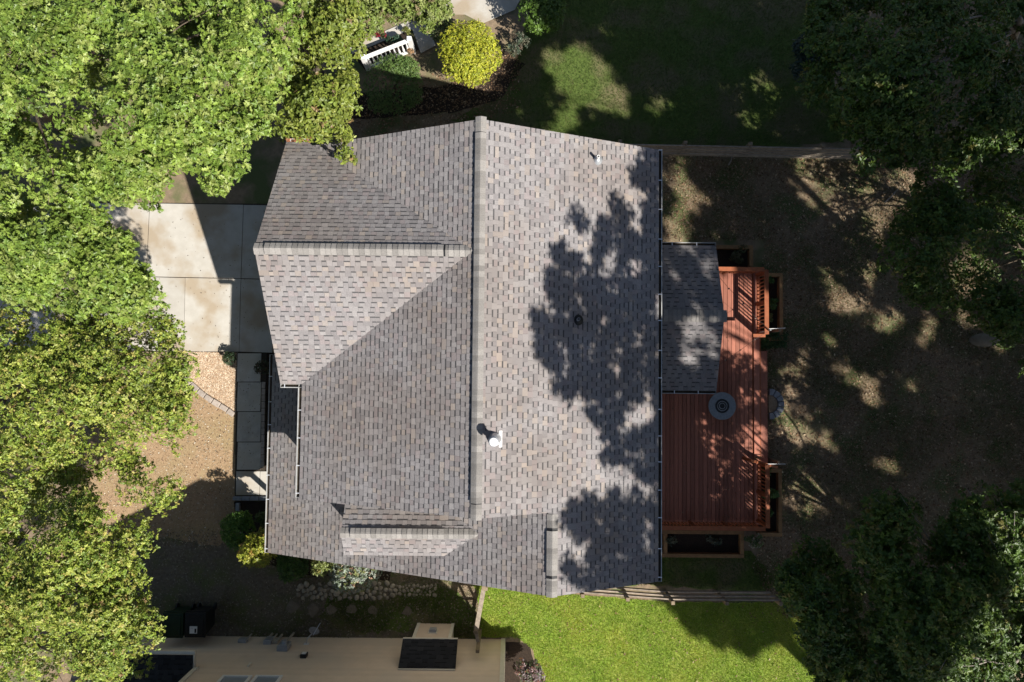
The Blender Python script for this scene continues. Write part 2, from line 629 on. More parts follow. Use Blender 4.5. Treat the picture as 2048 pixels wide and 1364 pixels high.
def scatter(poly_px, n, h=0.0):
    poly = [P(x, y, h) for x, y in poly_px]
    xs = np.array([p.x for p in poly])
    ys = np.array([p.y for p in poly])
    out = np.zeros((0, 2))
    while len(out) < n:
        q = np.stack([NR.uniform(xs.min(), xs.max(), n * 2), NR.uniform(ys.min(), ys.max(), n * 2)], 1)
        c = np.zeros(len(q), bool)
        j = len(poly) - 1
        for i in range(len(poly)):
            cond = ((ys[i] > q[:, 1]) != (ys[j] > q[:, 1]))
            with np.errstate(divide='ignore', invalid='ignore'):
                xx = (xs[j] - xs[i]) * (q[:, 1] - ys[i]) / (ys[j] - ys[i]) + xs[i]
            c ^= cond & (q[:, 0] < xx)
            j = i
        out = np.concatenate([out, q[c]])
    return out[:n]


def blades(name, pts, lng, wid, pal, z=.005, lean=.8, parent=None):
    n = len(pts)
    a = NR.uniform(0, 6.283, n)
    le = NR.uniform(.3, 1.3, n) * lean
    L_ = NR.uniform(.55, 1.25, n) * lng
    dx = np.stack([np.cos(a) * np.sin(le), np.sin(a) * np.sin(le), np.cos(le)], 1)
    sd_ = np.stack([-np.sin(a), np.cos(a), np.zeros(n)], 1) * wid / 2
    b = np.concatenate([pts, np.full((n, 1), z)], 1)
    V = np.stack([b - sd_, b + sd_, b + dx * L_[:, None]], 1).reshape(-1, 3)
    F = np.arange(3 * n, dtype=np.int32).reshape(-1, 3)
    o = npmesh(name, V, F, np.repeat(palette_cols(n, pal), 3, 0), M_grass, parent, 'stuff')
    return o


def clumped(pts, keep, scale=1.4, thr=.0):
    """thin out points with a smooth pattern so turf grows patchy"""
    x, y = pts[:, 0], pts[:, 1]
    f = np.sin(x * 1.7 / scale + 1.3 * np.sin(y * 1.1 / scale)) + np.sin(y * 2.3 / scale + 1.7 * np.sin(x * .9 / scale + 1)) + NR.normal(size=len(pts)) * .5
    return pts[f > thr]


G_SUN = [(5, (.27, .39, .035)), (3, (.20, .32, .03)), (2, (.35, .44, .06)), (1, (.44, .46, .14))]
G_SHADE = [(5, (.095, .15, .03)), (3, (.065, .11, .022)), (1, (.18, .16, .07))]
G_YARD = [(3, (.10, .13, .03)), (2, (.16, .14, .06)), (2, (.07, .10, .025))]
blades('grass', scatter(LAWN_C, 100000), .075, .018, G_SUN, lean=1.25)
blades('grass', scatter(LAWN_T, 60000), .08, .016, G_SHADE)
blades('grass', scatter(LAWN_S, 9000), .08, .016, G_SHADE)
YARD = [(1325, 305), (1690, 320), (2100, 330), (2150, 1364), (1560, 1230), (1500, 1130), (1520, 1100), (1525, 530), (1530, 480), (1325, 480)]
yp = clumped(scatter(YARD, 130000), .5, 1.5, -.2)
blades('grass', yp, .075, .016, G_YARD)
blades('grass', scatter(YARD, 90000), .09, .014, [(3, (.33, .26, .16)), (2, (.25, .19, .115)), (1, (.42, .34, .22))], lean=1.35)
blades('grass', clumped(scatter([(470, 1100), (960, 1100), (955, 1275), (420, 1275)], 30000), .5, 1.2, .3), .075, .016, G_YARD)
blades('grass', clumped(scatter(MOSS, 14000), .5, .8, -.2), .07, .016, G_SHADE, z=.012)
blades('grass', scatter(LAWN_D, 20000), .05, .012, [(4, (.44, .32, .19)), (3, (.32, .22, .12)), (1, (.52, .42, .27))], lean=1.2)


def litter(name, pts, size, pal, z=.012, spread=.35):
    n = len(pts)
    a = NR.uniform(0, 6.283, n)
    xd = np.stack([np.cos(a), np.sin(a), NR.normal(size=n) * .2], 1)
    nr = np.array([0, 0, 1.0]) + NR.normal(size=(n, 3)) * spread
    pos = np.concatenate([pts, np.full((n, 1), z) + NR.uniform(0, .015, (n, 1))], 1)
    return leaves(name, pos, xd, nr, NR.uniform(.6, 1.3, n) * size, palette_cols(n, pal), 'dia', M_litter, None, 'stuff')


L_BROWN = [(4, (.22, .13, .07)), (3, (.15, .09, .05)), (2, (.32, .22, .13)), (1, (.40, .30, .2))]
litter('leaf_litter', scatter(YARD, 24000), .09, L_BROWN + [(1, (.46, .36, .24)), (1, (.08, .05, .03))])
litter('leaf_litter', scatter([(200, 1060), (620, 1060), (960, 1180), (950, 1280), (300, 1290)], 9000), .07, [(4, (.2, .16, .11)), (2, (.3, .26, .19)), (1, (.13, .1, .07))])
litter('leaf_litter', scatter([(560, 240), (1040, 100), (1040, 215), (960, 250), (560, 290)], 3500), .08, L_BROWN)
litter('leaf_litter', scatter([(1700, 0), (2100, 0), (2100, 400), (1700, 330)], 6000), .09, L_BROWN)

litter('leaf_litter', scatter(LAWN_C, 260), .08, L_BROWN, z=.05)
litter('leaf_litter', scatter(LAWN_D, 2600), .06, [(2, (.5, .42, .3)), (2, (.2, .13, .08)), (1, (.6, .55, .45))])
# driveway: slabs cast side by side, each a piece of its own
drive = MB()
dp = [P(x, y, 0) for x, y in [(-60, 404), (545, 408), (545, 706), (-60, 700)]]
drive.prism([(p.x, p.y, .004) for p in dp][::-1], (0, 0, .02))
drv = tag(drive.build('driveway', M_joint), kind='structure')


def slab(parent, px4, z0, z1, material, name='concrete_slab', gap=.012):
    pts = [P(x, y, z1) for x, y in px4]
    c = sum(pts, Vector()) / len(pts)
    pts = [p + (c - p).normalized() * gap * 1.3 for p in pts]
    area = sum(pts[i].x * pts[(i + 1) % len(pts)].y - pts[(i + 1) % len(pts)].x * pts[i].y for i in range(len(pts)))
    if area < 0:
        pts = pts[::-1]
    mb = MB()
    mb.prism([(p.x, p.y, z0) for p in pts], (0, 0, z1 - z0))
    return mb.build(name, material, parent, bevel=.006)


for q in ([(-60, 404), (130, 405), (128, 550), (-60, 549)], [(130, 405), (299, 406), (292, 553), (128, 550)],
          [(299, 406), (487, 409), (482, 557), (292, 553)], [(487, 409), (545, 410), (545, 559), (482, 557)],
          [(-60, 549), (128, 550), (126, 700), (-60, 700)], [(128, 550), (292, 553), (290, 702), (126, 700)],
          [(292, 553), (370, 555), (367, 703), (290, 702)], [(370, 555), (482, 557), (478, 704), (367, 703)], [(482, 557), (545, 559), (545, 706), (478, 704)]):
    slab(drv, q, .02, .05, M_concrete)

walk = MB()
dp = [P(x, y, 0) for x, y in [(474, 706), (534, 706), (530, 942), (541, 942), (541, 992), (470, 992)]]
walk.prism([(p.x, p.y, .008) for p in dp][::-1], (0, 0, .02))
wk = tag(walk.build('sidewalk', M_joint), kind='structure')
for a, b in ((706, 764), (764, 823), (823, 884), (884, 940)):
    slab(wk, [(475, a), (523, a), (521, b), (473, b)], .024, .055, M_conc2)
slab(wk, [(472, 942), (520, 942), (519, 991), (471, 991)], .024, .055, M_concrete)
slab(wk, [(520, 942), (546, 942), (546, 991), (519, 991)], .024, .055, M_concrete)
# brick soldier course beside the walk
e = thing('brick_edging', 'narrow brick edging course along right side of shaded front walk', 'edging', P(527, 830))
bk = MB().box((-.06, -.11, 0), (.06, .11, .07)).mesh('brick', M_stone)
y = 770
while y < 940:
    p = P(528 - (y - 770) * .014, y, .02)
    link('brick', bk, e, p, (0, 0, R.uniform(-.05, .05)))
    y += 13.2
# block border under the landing
e = thing('stone_border', 'grey stone block border at lower edge of sunny front landing', 'edging', P(500, 1000))
for k in range(4):
    p0 = P(474 + k * 17.5, 997, .1)
    MB().box((p0.x - .15, p0.y - .07, 0), (p0.x + .15, p0.y + .07, .13 + R.uniform(-.01, .01))).build('stone', M_slate, e, bevel=.015)
p0 = P(475, 1013, .1)
MB().box((p0.x - .07, p0.y - .16, 0), (p0.x + .07, p0.y + .12, .12)).build('stone', M_slate, e, bevel=.015)

# gravel bed and its curved stone edging
GR = [(372, 702), (476, 706), (472, 830), (440, 812), (408, 790), (383, 768), (372, 755)]
sheet('gravel_bed', GR, .014, M_gravel, jitter=.02)


def pebbles(name, pts, size, pal, z=.015):
    n = len(pts)
    tv = np.array([(1, 0, 0), (0, 1, 0), (-1, 0, 0), (0, -1, 0), (0, 0, .8)], np.float32) * .5
    tf = np.array([(0, 1, 4), (1, 2, 4), (2, 3, 4), (3, 0, 4)], np.int32)
    a = NR.uniform(0, 6.28, n)
    s_ = NR.uniform(.5, 1.3, (n, 1)) * size
    an = NR.uniform(.6, 1.2, (n, 1))
    x = np.stack([np.cos(a), np.sin(a), a * 0], 1) * s_
    yv = np.stack([-np.sin(a), np.cos(a), a * 0], 1) * s_ * an
    zv = np.stack([a * 0, a * 0, a * 0 + 1], 1) * s_ * .8
    b = np.concatenate([pts, np.full((n, 1), z)], 1)
    V = b[:, None] + tv[None, :, 0:1] * x[:, None] + tv[None, :, 1:2] * yv[:, None] + tv[None, :, 2:3] * zv[:, None]
    F = (np.arange(n, dtype=np.int32)[:, None, None] * 5 + tf[None]).reshape(-1, 3)
    return npmesh(name, V.reshape(-1, 3), F, np.repeat(palette_cols(n, pal), 5, 0), M_pebble, None, 'stuff')


pebbles('gravel', scatter(GR, 6500), .055, [(3, (.46, .33, .22)), (2, (.54, .42, .29)), (2, (.33, .21, .13)), (1, (.62, .52, .4))])
e = thing('stone_edging', 'curved row of tan edging stones between gravel bed and dormant lawn', 'edging', P(430, 805))
cv = [(372, 752), (382, 768), (396, 781), (410, 792), (425, 802), (440, 811), (455, 820), (468, 830)]
for i in range(len(cv) - 1):
    a, b = P(*cv[i], .06), P(*cv[i + 1], .06)
    d = (b - a)
    mb = MB()
    mb.bar(a + d * .04 - Vector((0, 0, .02)), b - d * .04 - Vector((0, 0, .02)), .2 + R.uniform(-.02, .02), .12)
    mb.build('stone', M_stone, e, bevel=.02)

# planting soil round the porch
sheet('mulch_bed', [(534, 706), (575, 706), (575, 1000), (541, 1000), (541, 942), (530, 942)], .010, M_mulch, jitter=.01)
sheet('mulch_bed', [(470, 1003), (545, 1003), (600, 1090), (780, 1130), (780, 1160), (600, 1150), (520, 1125), (468, 1060)], .010, M_mulch, jitter=.05)
sheet('mulch_bed', [(700, 190), (900, 170), (1010, 100), (1050, 130), (1000, 200), (900, 225), (700, 240)], .010, M_mulch, jitter=.05)
sheet('mulch_bed', [(1012, 1282), (1062, 1290), (1080, 1400), (1005, 1400)], .010, M_mulch, jitter=.04)

# river stones
e = thing('cobble_strip', 'strip of tan river cobbles set in the shaded side yard', 'stone strip', P(720, 1183))
cob = []
for v in range(4):
    mb = MB()
    n = 9
    ang = [2 * math.pi * k / n + R.uniform(-.2, .2) for k in range(n)]
    r_ = [R.uniform(.75, 1.05) for k in range(n)]
    vs = [(math.cos(a) * q, math.sin(a) * q, 0) for a, q in zip(ang, r_)] + [(math.cos(a) * q * .8, math.sin(a) * q * .8, .55) for a, q in zip(ang, r_)] + [(0, 0, .7)]
    fs = [(k, (k + 1) % n, n + (k + 1) % n, n + k) for k in range(n)] + [(n + k, n + (k + 1) % n, 2 * n) for k in range(n)]
    mb.add(vs, fs)
    mb.smooth = True
    cob.append(mb.mesh('stone', M_cobble))
placed = []
tries = 0
while len(placed) < 190 and tries < 30000:
    tries += 1
    x = R.uniform(596, 872)
    yc = 1183 - (x - 600) * .012
    wd = 15 if x < 780 else 10
    yy = yc + R.uniform(-wd, wd)
    r_ = R.uniform(4.2, 7.2) if x < 790 else R.uniform(3.2, 5.6)
    if all((x - a) ** 2 + (yy - b) ** 2 > (r_ + c) ** 2 * .68 for a, b, c in placed):
        placed.append((x, yy, r_))
        q = r_ / 54.6
        o = link('stone', R.choice(cob), e, P(x, yy, 0), (0, 0, R.uniform(0, 6)))
        o.scale = (q * 1.05, q * R.uniform(.8, 1.05), q * .8)
# stepping stones along the side yard
for x, yy, r_, lb in ((627, 1220, 14, 'largest flat tan stepping stone at left end of side yard row'),
                      (662, 1219, 12, 'flat stepping stone second from left in side yard row'),
                      (703, 1219, 11, 'flat stepping stone below middle of the cobble strip'),
                      (745, 1220, 11, 'flat stepping stone fourth from left in side yard row'),
                      (815, 1222, 11, 'flat stepping stone close above the chimney bump-out of neighbour house'),
                      (585, 1212, 14, 'faint wide stepping stone left of the side yard row')):
    c = P(x, yy, 0)
    n = 7
    mb = MB()
    mb.prism([(c.x + math.cos(2 * math.pi * k / n) * r_ / 55 * R.uniform(.65, 1.2), c.y + math.sin(2 * math.pi * k / n) * r_ / 55 * R.uniform(.6, 1.1), .0) for k in range(n)], (0, 0, .035))
    tag(mb.build('stepping_stone', M_flag, bevel=.01), lb, 'stepping stone', 'stepping stones across the side yard')

litter('leaf_litter', scatter([(210, 410), (540, 412), (535, 700), (210, 700)], 170), .05, [(2, (.16, .11, .07)), (1, (.08, .06, .04))], z=.055)
litter('leaf_litter', scatter([(474, 706), (532, 706), (528, 940), (472, 940)], 90), .045, [(2, (.16, .11, .07)), (1, (.08, .06, .04))], z=.06)

# ------------------------------------------------------------------ the house
SL = .449
XR, XRI, XL = 4.16, -.86, -5.98          # right eave, main ridge, left eave
HE, HR_ = 5.5, 7.8
YT, YM, YB = 6.40, -3.72, -5.9           # top gable, step in the roof, bottom gable
XR2 = 1.1
HER = HE + .045
HR2 = HER + SL * (XR - XR2)
XS = -7.72
HS = HR2 - SL * (XR2 - XS)
GY, GT, GB = 3.03, 6.52, -.46            # garage wing ridge and eaves
GXL = -6.6
HG = 7.72
house = thing('house', 'two storey house with grey brown shingle roof in the middle of the lot', 'house', (-1, 0, 0))

SH_PAL = [(32, (0.264, 0.246, 0.244)), (24, (0.242, 0.226, 0.225)), (18, (0.279, 0.262, 0.258)), (14, (0.264, 0.232, 0.229)), (8, (0.295, 0.261, 0.240)), (3, (0.316, 0.276, 0.249)), (6, (0.220, 0.204, 0.205))]
DARK_PAL = [(3, (.028, .030, .034)), (2, (.036, .038, .042)), (1, (.022, .023, .027))]


def pick(pal, rr):
    t = rr.random() * sum(p[0] for p in pal)
    for w, c in pal:
        t -= w
        if t <= 0:
            break
    k = rr.uniform(.9, 1.1)
    return tuple(x * k for x in c)


def clip(poly, cl):
    """Sutherland-Hodgman, cl convex and counter-clockwise"""
    out = poly
    for i in range(len(cl)):
        a, b = cl[i], cl[(i + 1) % len(cl)]
        inp, out = out, []
        if not inp:
            return []
        f = lambda p: (b[0] - a[0]) * (p[1] - a[1]) - (b[1] - a[1]) * (p[0] - a[0])
        for j in range(len(inp)):
            p, q = inp[j], inp[(j + 1) % len(inp)]
            fp, fq = f(p), f(q)
            if fp >= 0:
                out.append(p)
            if (fp >= 0) != (fq >= 0):
                t = fp / (fp - fq)
                out.append((p[0] + (q[0] - p[0]) * t, p[1] + (q[1] - p[1]) * t))
    return out


TABS = []      # (z of the middle, builder MB, whole?)


def roof_plane(o3, u, v, polys, pal, seed, expo=.147, store=True, tabw=.135, keep=None):
    """o3 a point on the eave, u along it, v up the slope; polys convex (u,v) outlines. Courses of laminated shingles"""
    rr = random.Random(seed)
    o3, u, v = Vector(o3), Vector(u).normalized(), Vector(v).normalized()
    n = u.cross(v)
    if n.z < 0:
        n = -n
    res = []
    PL = []
    for p in polys:
        area = sum(p[i][0] * p[(i + 1) % len(p)][1] - p[(i + 1) % len(p)][0] * p[i][1] for i in range(len(p)))
        PL.append(p if area > 0 else p[::-1])
    allp = [q for p in PL for q in p]
    umin, umax = min(q[0] for q in allp), max(q[0] for q in allp)
    vmin, vmax = min(q[1] for q in allp), max(q[1] for q in allp)
    k = 0
    vv = vmin
    while vv < vmax:
        uu = umin - rr.uniform(0, .3)
        tooth = rr.random() < .5
        while uu < umax:
            w = tabw * rr.uniform(.78, 1.3)
            if rr.random() < .06:
                w *= 1.7
            col = pick(pal, rr)
            hb = .0135 if tooth else .009
            dv = rr.uniform(-.003, .003)
            rect = [(uu, vv + dv), (uu + w - .0045, vv + dv), (uu + w - .0045, vv + expo + .012), (uu, vv + expo + .012)]
            for p in PL:
                q = clip(rect, p)
                if len(q) < 3:
                    continue
                mb = MB()
                top, bot = [], []
                for a, b in q:
                    t = (b - vv) / expo
                    h = .001 + (hb - .001) * (1 - t)
                    top.append(o3 + u * a + v * b + n * h)
                    bot.append(o3 + u * a + v * b - n * .01)
                m_ = len(top)
                fs = [tuple(range(m_))] + [(i, m_ + i, m_ + (i + 1) % m_, (i + 1) % m_) for i in range(m_)]
                mb.add(top + bot, fs, col)
                if not tooth:      # factory printed dark band below the butts of the course above
                    bd = clip([(uu + .002, vv + expo * .71), (uu + w - .009, vv + expo * .71), (uu + w - .009, vv + expo + .004), (uu + .002, vv + expo + .004)], p)
                    if len(bd) >= 3:
                        tb = [o3 + u * a + v * b + n * (.002 + (hb - .001) * (1 - (b - vv) / expo)) for a, b in bd]
                        mb.add(tb, [tuple(range(len(tb)))], (.085, .083, .085))
                z = sum(x.z for x in top) / m_
                whole = len(q) == 4 and abs(q[0][0] - uu) < 1e-6
                res.append((z, mb, whole))
            uu += w
            tooth = (not tooth) if rr.random() < .93 else tooth
        vv += expo
        k += 1
    if store:
        TABS.extend(res)
    return res


roof = MB()


def deck_poly(o3, u, v, polys, mb, th=.16, fx=.03):
    o3, u, v = Vector(o3), Vector(u).normalized(), Vector(v).normalized()
    n = u.cross(v)
    if n.z < 0:
        n = -n
    for p in polys:
        pts = [o3 + u * a + v * b - n * .011 for a, b in p]
        a3 = (pts[1] - pts[0]).cross(pts[2] - pts[0])
        if a3.dot(n) > 0:
            pts = pts[::-1]
        mb.prism(pts, (-n * th))


ls = math.hypot(1, SL)
LEN = (XR - XRI) * ls
LEN2 = (XR - XR2) * ls
# right slope (u = +Y from YB)
pR = [[(0, 0), (YM - YB, 0), (YM - YB, LEN2), (0, LEN2)], [(YM - YB, 0), (YT - YB, 0), (YT - YB, LEN), (YM - YB, LEN)]]
aR = ((XR, YB, HER), (0, 1, 0), (-1, 0, SL))
roof_plane(*aR, pR, SH_PAL, 1)
deck_poly(*aR, pR, roof)
# left slope (two pieces cut by the garage valleys), origin at left eave, u=+Y from YM
vj = LEN - .12
pL = [[(0, 0), (GB - YM, 0), (GY - YM, vj), (GY - YM, LEN), (0, LEN)], [(GY - YM, LEN), (GY - YM, vj), (YT - YM, 0), (YT - YM, LEN)]]
aL = ((XL, YM, HE), (0, 1, 0), (1, 0, SL))
roof_plane(*aL, pL, SH_PAL, 2)
deck_poly(*aL, pL, roof)
# garage slopes: v towards the ridge
sg = (HG - HE) / (GT - GY)
lg = (GT - GY) * math.hypot(1, sg)
XJ = XRI - .14
pG = [[(0, 0), (XL - GXL, 0), (XJ - GXL, lg), (0, lg)]]
aG1 = ((GXL, GT, HE), (1, 0, 0), (0, -1, sg))
aG2 = ((GXL, GB, HE), (1, 0, 0), (0, 1, sg))
roof_plane(*aG1, pG, SH_PAL, 3)
roof_plane(*aG2, pG, SH_PAL, 4)
deck_poly(*aG1, pG, roof)
deck_poly(*aG2, pG, roof)
# long low front slope
LS_ = (XR2 - XS) * ls
pS = [[(0, 0), (YM - YB + .3, 0), (YM - YB + .3, LS_), (0, LS_)], [(YM - YB + .3, 0), (.42 - YB, 0), (.42 - YB, 2.35), (YM - YB + .3, 2.35)]]
aS = ((XS, YB, HS), (0, 1, 0), (1, 0, SL))
roof_plane(*aS, pS, SH_PAL, 5)
deck_poly(*aS, pS, roof)
# small gabled dormer on the front slope
DY, DXL, DH = -4.53, -4.66, 6.02
DE = .70
DEH = .42
sdm = DEH / DE
xs_at = lambda h: XS + (h - HS) / SL
ld = DE * math.hypot(1, sdm)
pD = [[(0, 0), (xs_at(DH - DEH) - DXL, 0), (xs_at(DH) - DXL, ld), (0, ld)]]
aD1 = ((DXL, DY + DE, DH - DEH), (1, 0, 0), (0, -1, sdm))
aD2 = ((DXL, DY - DE, DH - DEH), (1, 0, 0), (0, 1, sdm))
roof_plane(*aD1, pD, SH_PAL, 6)
roof_plane(*aD2, pD, SH_PAL, 7)
deck_poly(*aD1, pD, roof, .1)
deck_poly(*aD2, pD, roof, .1)
# rear sunroom
SY, SYT, SYB, SXR, SHE, SHR = 1.77, 4.14, -.60, 6.66, 2.72, 3.52
ss = (SHR - SHE) / (SYT - SY)
lsr = (SYT - SY) * math.hypot(1, ss)
pN = [[(0, 0), (SXR - 3.8, 0), (SXR - 3.8 + .02, lsr), (0, lsr)]]
aN1 = ((3.8, SYT, SHE), (1, 0, 0), (0, -1, ss))
aN2 = ((3.8, SYB, SHE), (1, 0, 0), (0, 1, ss))
SUN_PAL = [(w, tuple(x * .92 for x in c)) for w, c in SH_PAL[:4]]
roof_plane(*aN1, pN, SUN_PAL, 8)
roof_plane(*aN2, pN, SUN_PAL, 9)
deck_poly(*aN1, pN, roof, .12)
deck_poly(*aN2, pN, roof, .12)
roof_o = roof.build('roof', M_underlay, house)
# the 300 that show largest stand alone, the rest are one joined part
TABS.sort(key=lambda t: -(t[0] + (0 if t[2] else -50)))
for z, mb, whole in TABS[:300]:
    mb.build('shingle', M_shingle, roof_o)
allm = MB()
for z, mb, whole in TABS[300:]:
    n0 = len(allm.v)
    allm.v += mb.v
    allm.f += [tuple(i + n0 for i in f) for f in mb.f]
    allm.c += mb.c
allm.build('shingles', M_shingle, roof_o, kind='stuff')


def ridge(a, b, slope_l, slope_r, vent=None, half=.14, step=.142, flip=False):
    """cap shingles bent over a ridge from a to b; vent=(s0,s1) metres along where a vent lifts them"""
    a, b = Vector(a), Vector(b)
    d = (b - a)
    L_ = d.length
    d.normalize()
    s_ = Vector((0, 0, 1)).cross(d).normalized()
    lift = .012
    prof = []
    for sl, sgn in ((slope_l, 1), (slope_r, -1)):
        prof.append((sgn * half, -half * sl * .92))
    mb = MB()
    ln = step * 1.1
    pts = [(half, -half * slope_l * .95), (half * .35, -half * slope_l * .28), (0, 0), (-half * .35, -half * slope_r * .28), (-half, -half * slope_r * .95)]
    vs = []
    for s0, hh in ((0, .018), (ln, .001)):
        for x, z in pts:
            vs.append(d * s0 + s_ * x + Vector((0, 0, z + hh)))
        for x, z in pts:
            vs.append(d * s0 + s_ * x + Vector((0, 0, z + hh - .012)))
    fs = []
    for i in range(4):
        fs.append((i, i + 1, 11 + i, 10 + i))
        fs.append((i, 5 + i, 6 + i, i + 1))
    fs += [(0, 10, 15, 5), (4, 9, 19, 14)]
    mb.add(vs, fs)
    me = mb.mesh('ridge_cap', M_cap)
    if vent:
        vm = MB()
        h2 = half * .98
        q = []
        for s0 in vent:
            for x, z in ((h2, -h2 * slope_l + .034), (0, .036), (-h2, -h2 * slope_r + .034)):
                q.append(a + d * s0 + s_ * x + Vector((0, 0, z)))
            for x, z in ((h2, -h2 * slope_l - .01), (-h2, -h2 * slope_r - .01)):
                q.append(a + d * s0 + s_ * x + Vector((0, 0, z)))
        vm.add(q, [(0, 1, 6, 5), (1, 2, 7, 6), (0, 5, 8, 3), (2, 4, 9, 7), (0, 3, 4, 2, 1), (5, 6, 7, 9, 8)])
        vm.build('ridge_vent', M_black, house)
    s0 = 0
    k = 0
    while s0 < L_ - step * .6:
        up = lift + (.042 if vent and vent[0] <= s0 + .03 and s0 < vent[1] - .1 else 0)
        link('ridge_cap', me, house, a + d * s0 + Vector((0, 0, up)))
        s0 += step
        k += 1


yv = lambda px, h: P(950, px, h).y
ridge((XRI, YM - .04, HR_), (XRI, YT + .02, HR_), SL, SL, (yv(1010, 7.85) - YM + .04, yv(262, 7.85) - YM + .04))
ridge((GXL - .02, GY, HG), (XJ + .05, GY, HG), sg, sg, (P(530, 500, 7.75).x - GXL, P(892, 500, 7.75).x - GXL), half=.15)
ridge((XR2, YB - .02, HR2), (XR2, YM + .0, HR2), SL, SL, (.48, 1.78), half=.145)
ridge((DXL - .02, DY, DH), (xs_at(DH) + .03, DY, DH), sdm, sdm, (.30, 2.85), half=.14)
ridge((4.2, SY, SHR), (SXR + .05, SY, SHR), ss, ss, (.12, 1.6), half=.19)

# walls below the roof
w = MB()
w.prism([(-5.62, -3.45, 0), (3.9, -3.45, 0), (3.9, -3.45, HE - .02), (XRI, -3.45, HR_ - .26), (-5.62, -3.45, HE - .02)], (0, 9.55, 0))
w.build('wall', M_siding, house)
w = MB()
w.prism([(-6.2, -.12, 0), (-6.2, 6.16, 0), (-6.2, 6.16, HE - .02), (-6.2, GY, HG - .28), (-6.2, -.12, HE - .02)][::-1], (4.6, 0, 0))
w.build('wall', M_siding, house)
w = MB()
w.prism([(-5.62, -5.68, 0), (3.895, -5.68, 0), (3.895, -5.68, HE - .03), (XR2, -5.68, HR2 - .27), (-5.62, -5.68, HS + SL * 2.2 - .26)], (0, 2.2, 0))
w.build('wall', M_siding, house)
w = MB()
w.prism([(3.9, -.25, 0), (3.9, 3.8, 0), (3.9, 3.8, SHE - .03), (3.9, SY, SHR - .2), (3.9, -.25, SHE - .03)][::-1], (2.42, 0, 0))
w.build('wall', M_siding, house)
w = MB()
w.prism([(DXL + .25, DY + .55, 4.0), (DXL + .25, DY + .55, 5.5), (DXL + .25, DY, 5.82), (DXL + .25, DY - .55, 5.5), (DXL + .25, DY - .55, 4.0)], (2.2, 0, 0))
w.build('dormer_wall', M_siding, house)
for yy in (-5.6, -3.2, -1.2, .2):
    MB().box((XS + .2, yy - .07, 0), (XS + .34, yy + .07, HS - .05)).build('porch_post', M_whitepaint, house)
MB().box((XS + .18, -5.75, HS - .3), (XS + .36, .3, HS - .08)).build('porch_beam', M_whitepaint, house)


# gutters with clips
def gutter(a, b, outv, clips=True, debris=False, wdt=.105, side_clip=.6):
    a, b, o_ = Vector(a), Vector(b), Vector(outv)
    mb = MB()
    up = Vector((0, 0, 1))
    z0 = Vector((0, 0, -.13))
    t = .006
    d = (b - a).normalized()
    for off, wdh, hz, ht in ((wdt / 2, wdt, -.125, t), ):
        mb.bar(a + o_ * off + up * hz, b + o_ * off + up * hz, wdh, ht)
    mb.bar(a + o_ * wdt - up * .06, b + o_ * wdt - up * .06, t * 1.5, .13)
    mb.bar(a + o_ * (wdt - .012) + up * .003, b + o_ * (wdt - .012) + up * .003, .013, .008)
    mb.bar(a + o_ * .008 - up * .065, b + o_ * .008 - up * .065, t, .12)
    for e in (a, b):
        mb.bar(e + o_ * .01 - up * .06, e + o_ * wdt - up * .06, t, .125)
    go = mb.build('gutter', M_white, house)
    dm = MB()
    dm.bar(a + o_ * wdt * .5 - up * .09 + d * .02, b + o_ * wdt * .5 - up * .09 - d * .02, wdt * .8, .03)
    dm.build('gutter_debris', M_debris, go)
    L_ = (b - a).length
    s0 = .12
    while clips and s0 < L_:
        p = a + d * s0
        MB().bar(p + o_ * .0 + up * .004, p + o_ * (wdt + .004) + up * .008, .022, .012).build('gutter_clip', M_clip, go)
        s0 += side_clip * R.uniform(.9, 1.1) * 1.35
    return go


gutter((XR + .005, YB, HER - .012), (XR + .005, YT, HER - .012), (1, 0, 0))
gutter((XL - .005, YM + .05, HE - .012), (XL - .005, GB - .1, HE - .012), (-1, 0, 0))
gutter((XS - .005, YB, HS - .012), (XS - .005, .42, HS - .012), (-1, 0, 0))
gutter((GXL, GB - .005, HE - .012), (XL - .1, GB - .005, HE - .012), (0, -1, 0), side_clip=.3)
gutter((GXL, GT + .005, HE - .012), (XL, GT + .005, HE - .012), (0, 1, 0), side_clip=.3)
gutter((XR + .15, SYT + .005, SHE - .012), (SXR, SYT + .005, SHE - .012), (0, 1, 0))
gutter((XR + .15, SYB - .005, SHE - .012), (SXR, SYB - .005, SHE - .012), (0, -1, 0))
# fallen leaves caught at the upper left corner
lp = np.stack([NR.uniform(GXL, GXL + .75, 90), NR.uniform(GT - .02, GT + .12, 90)], 1)
n = len(lp)
pos = np.concatenate([lp, np.full((n, 1), HE + .0)], 1)
a_ = NR.uniform(0, 6.28, n)
leaves('leaf_heap', pos, np.stack([np.cos(a_), np.sin(a_), a_ * 0], 1), np.array([0, 0, 1.]) + NR.normal(size=(n, 3)) * .4, NR.uniform(.05, .1, n),
       palette_cols(n, [(2, (.42, .17, .08)), (2, (.3, .12, .06)), (1, (.4, .28, .14))]), 'dia', M_litter, house, 'stuff')

# roof pipes
nR = Vector((SL, 0, 1)).normalized()
pr0 = (XR, 0, HER)


def onR(px, py):
    return Pplane(px, py, pr0, nR)


q = onR(990, 878)
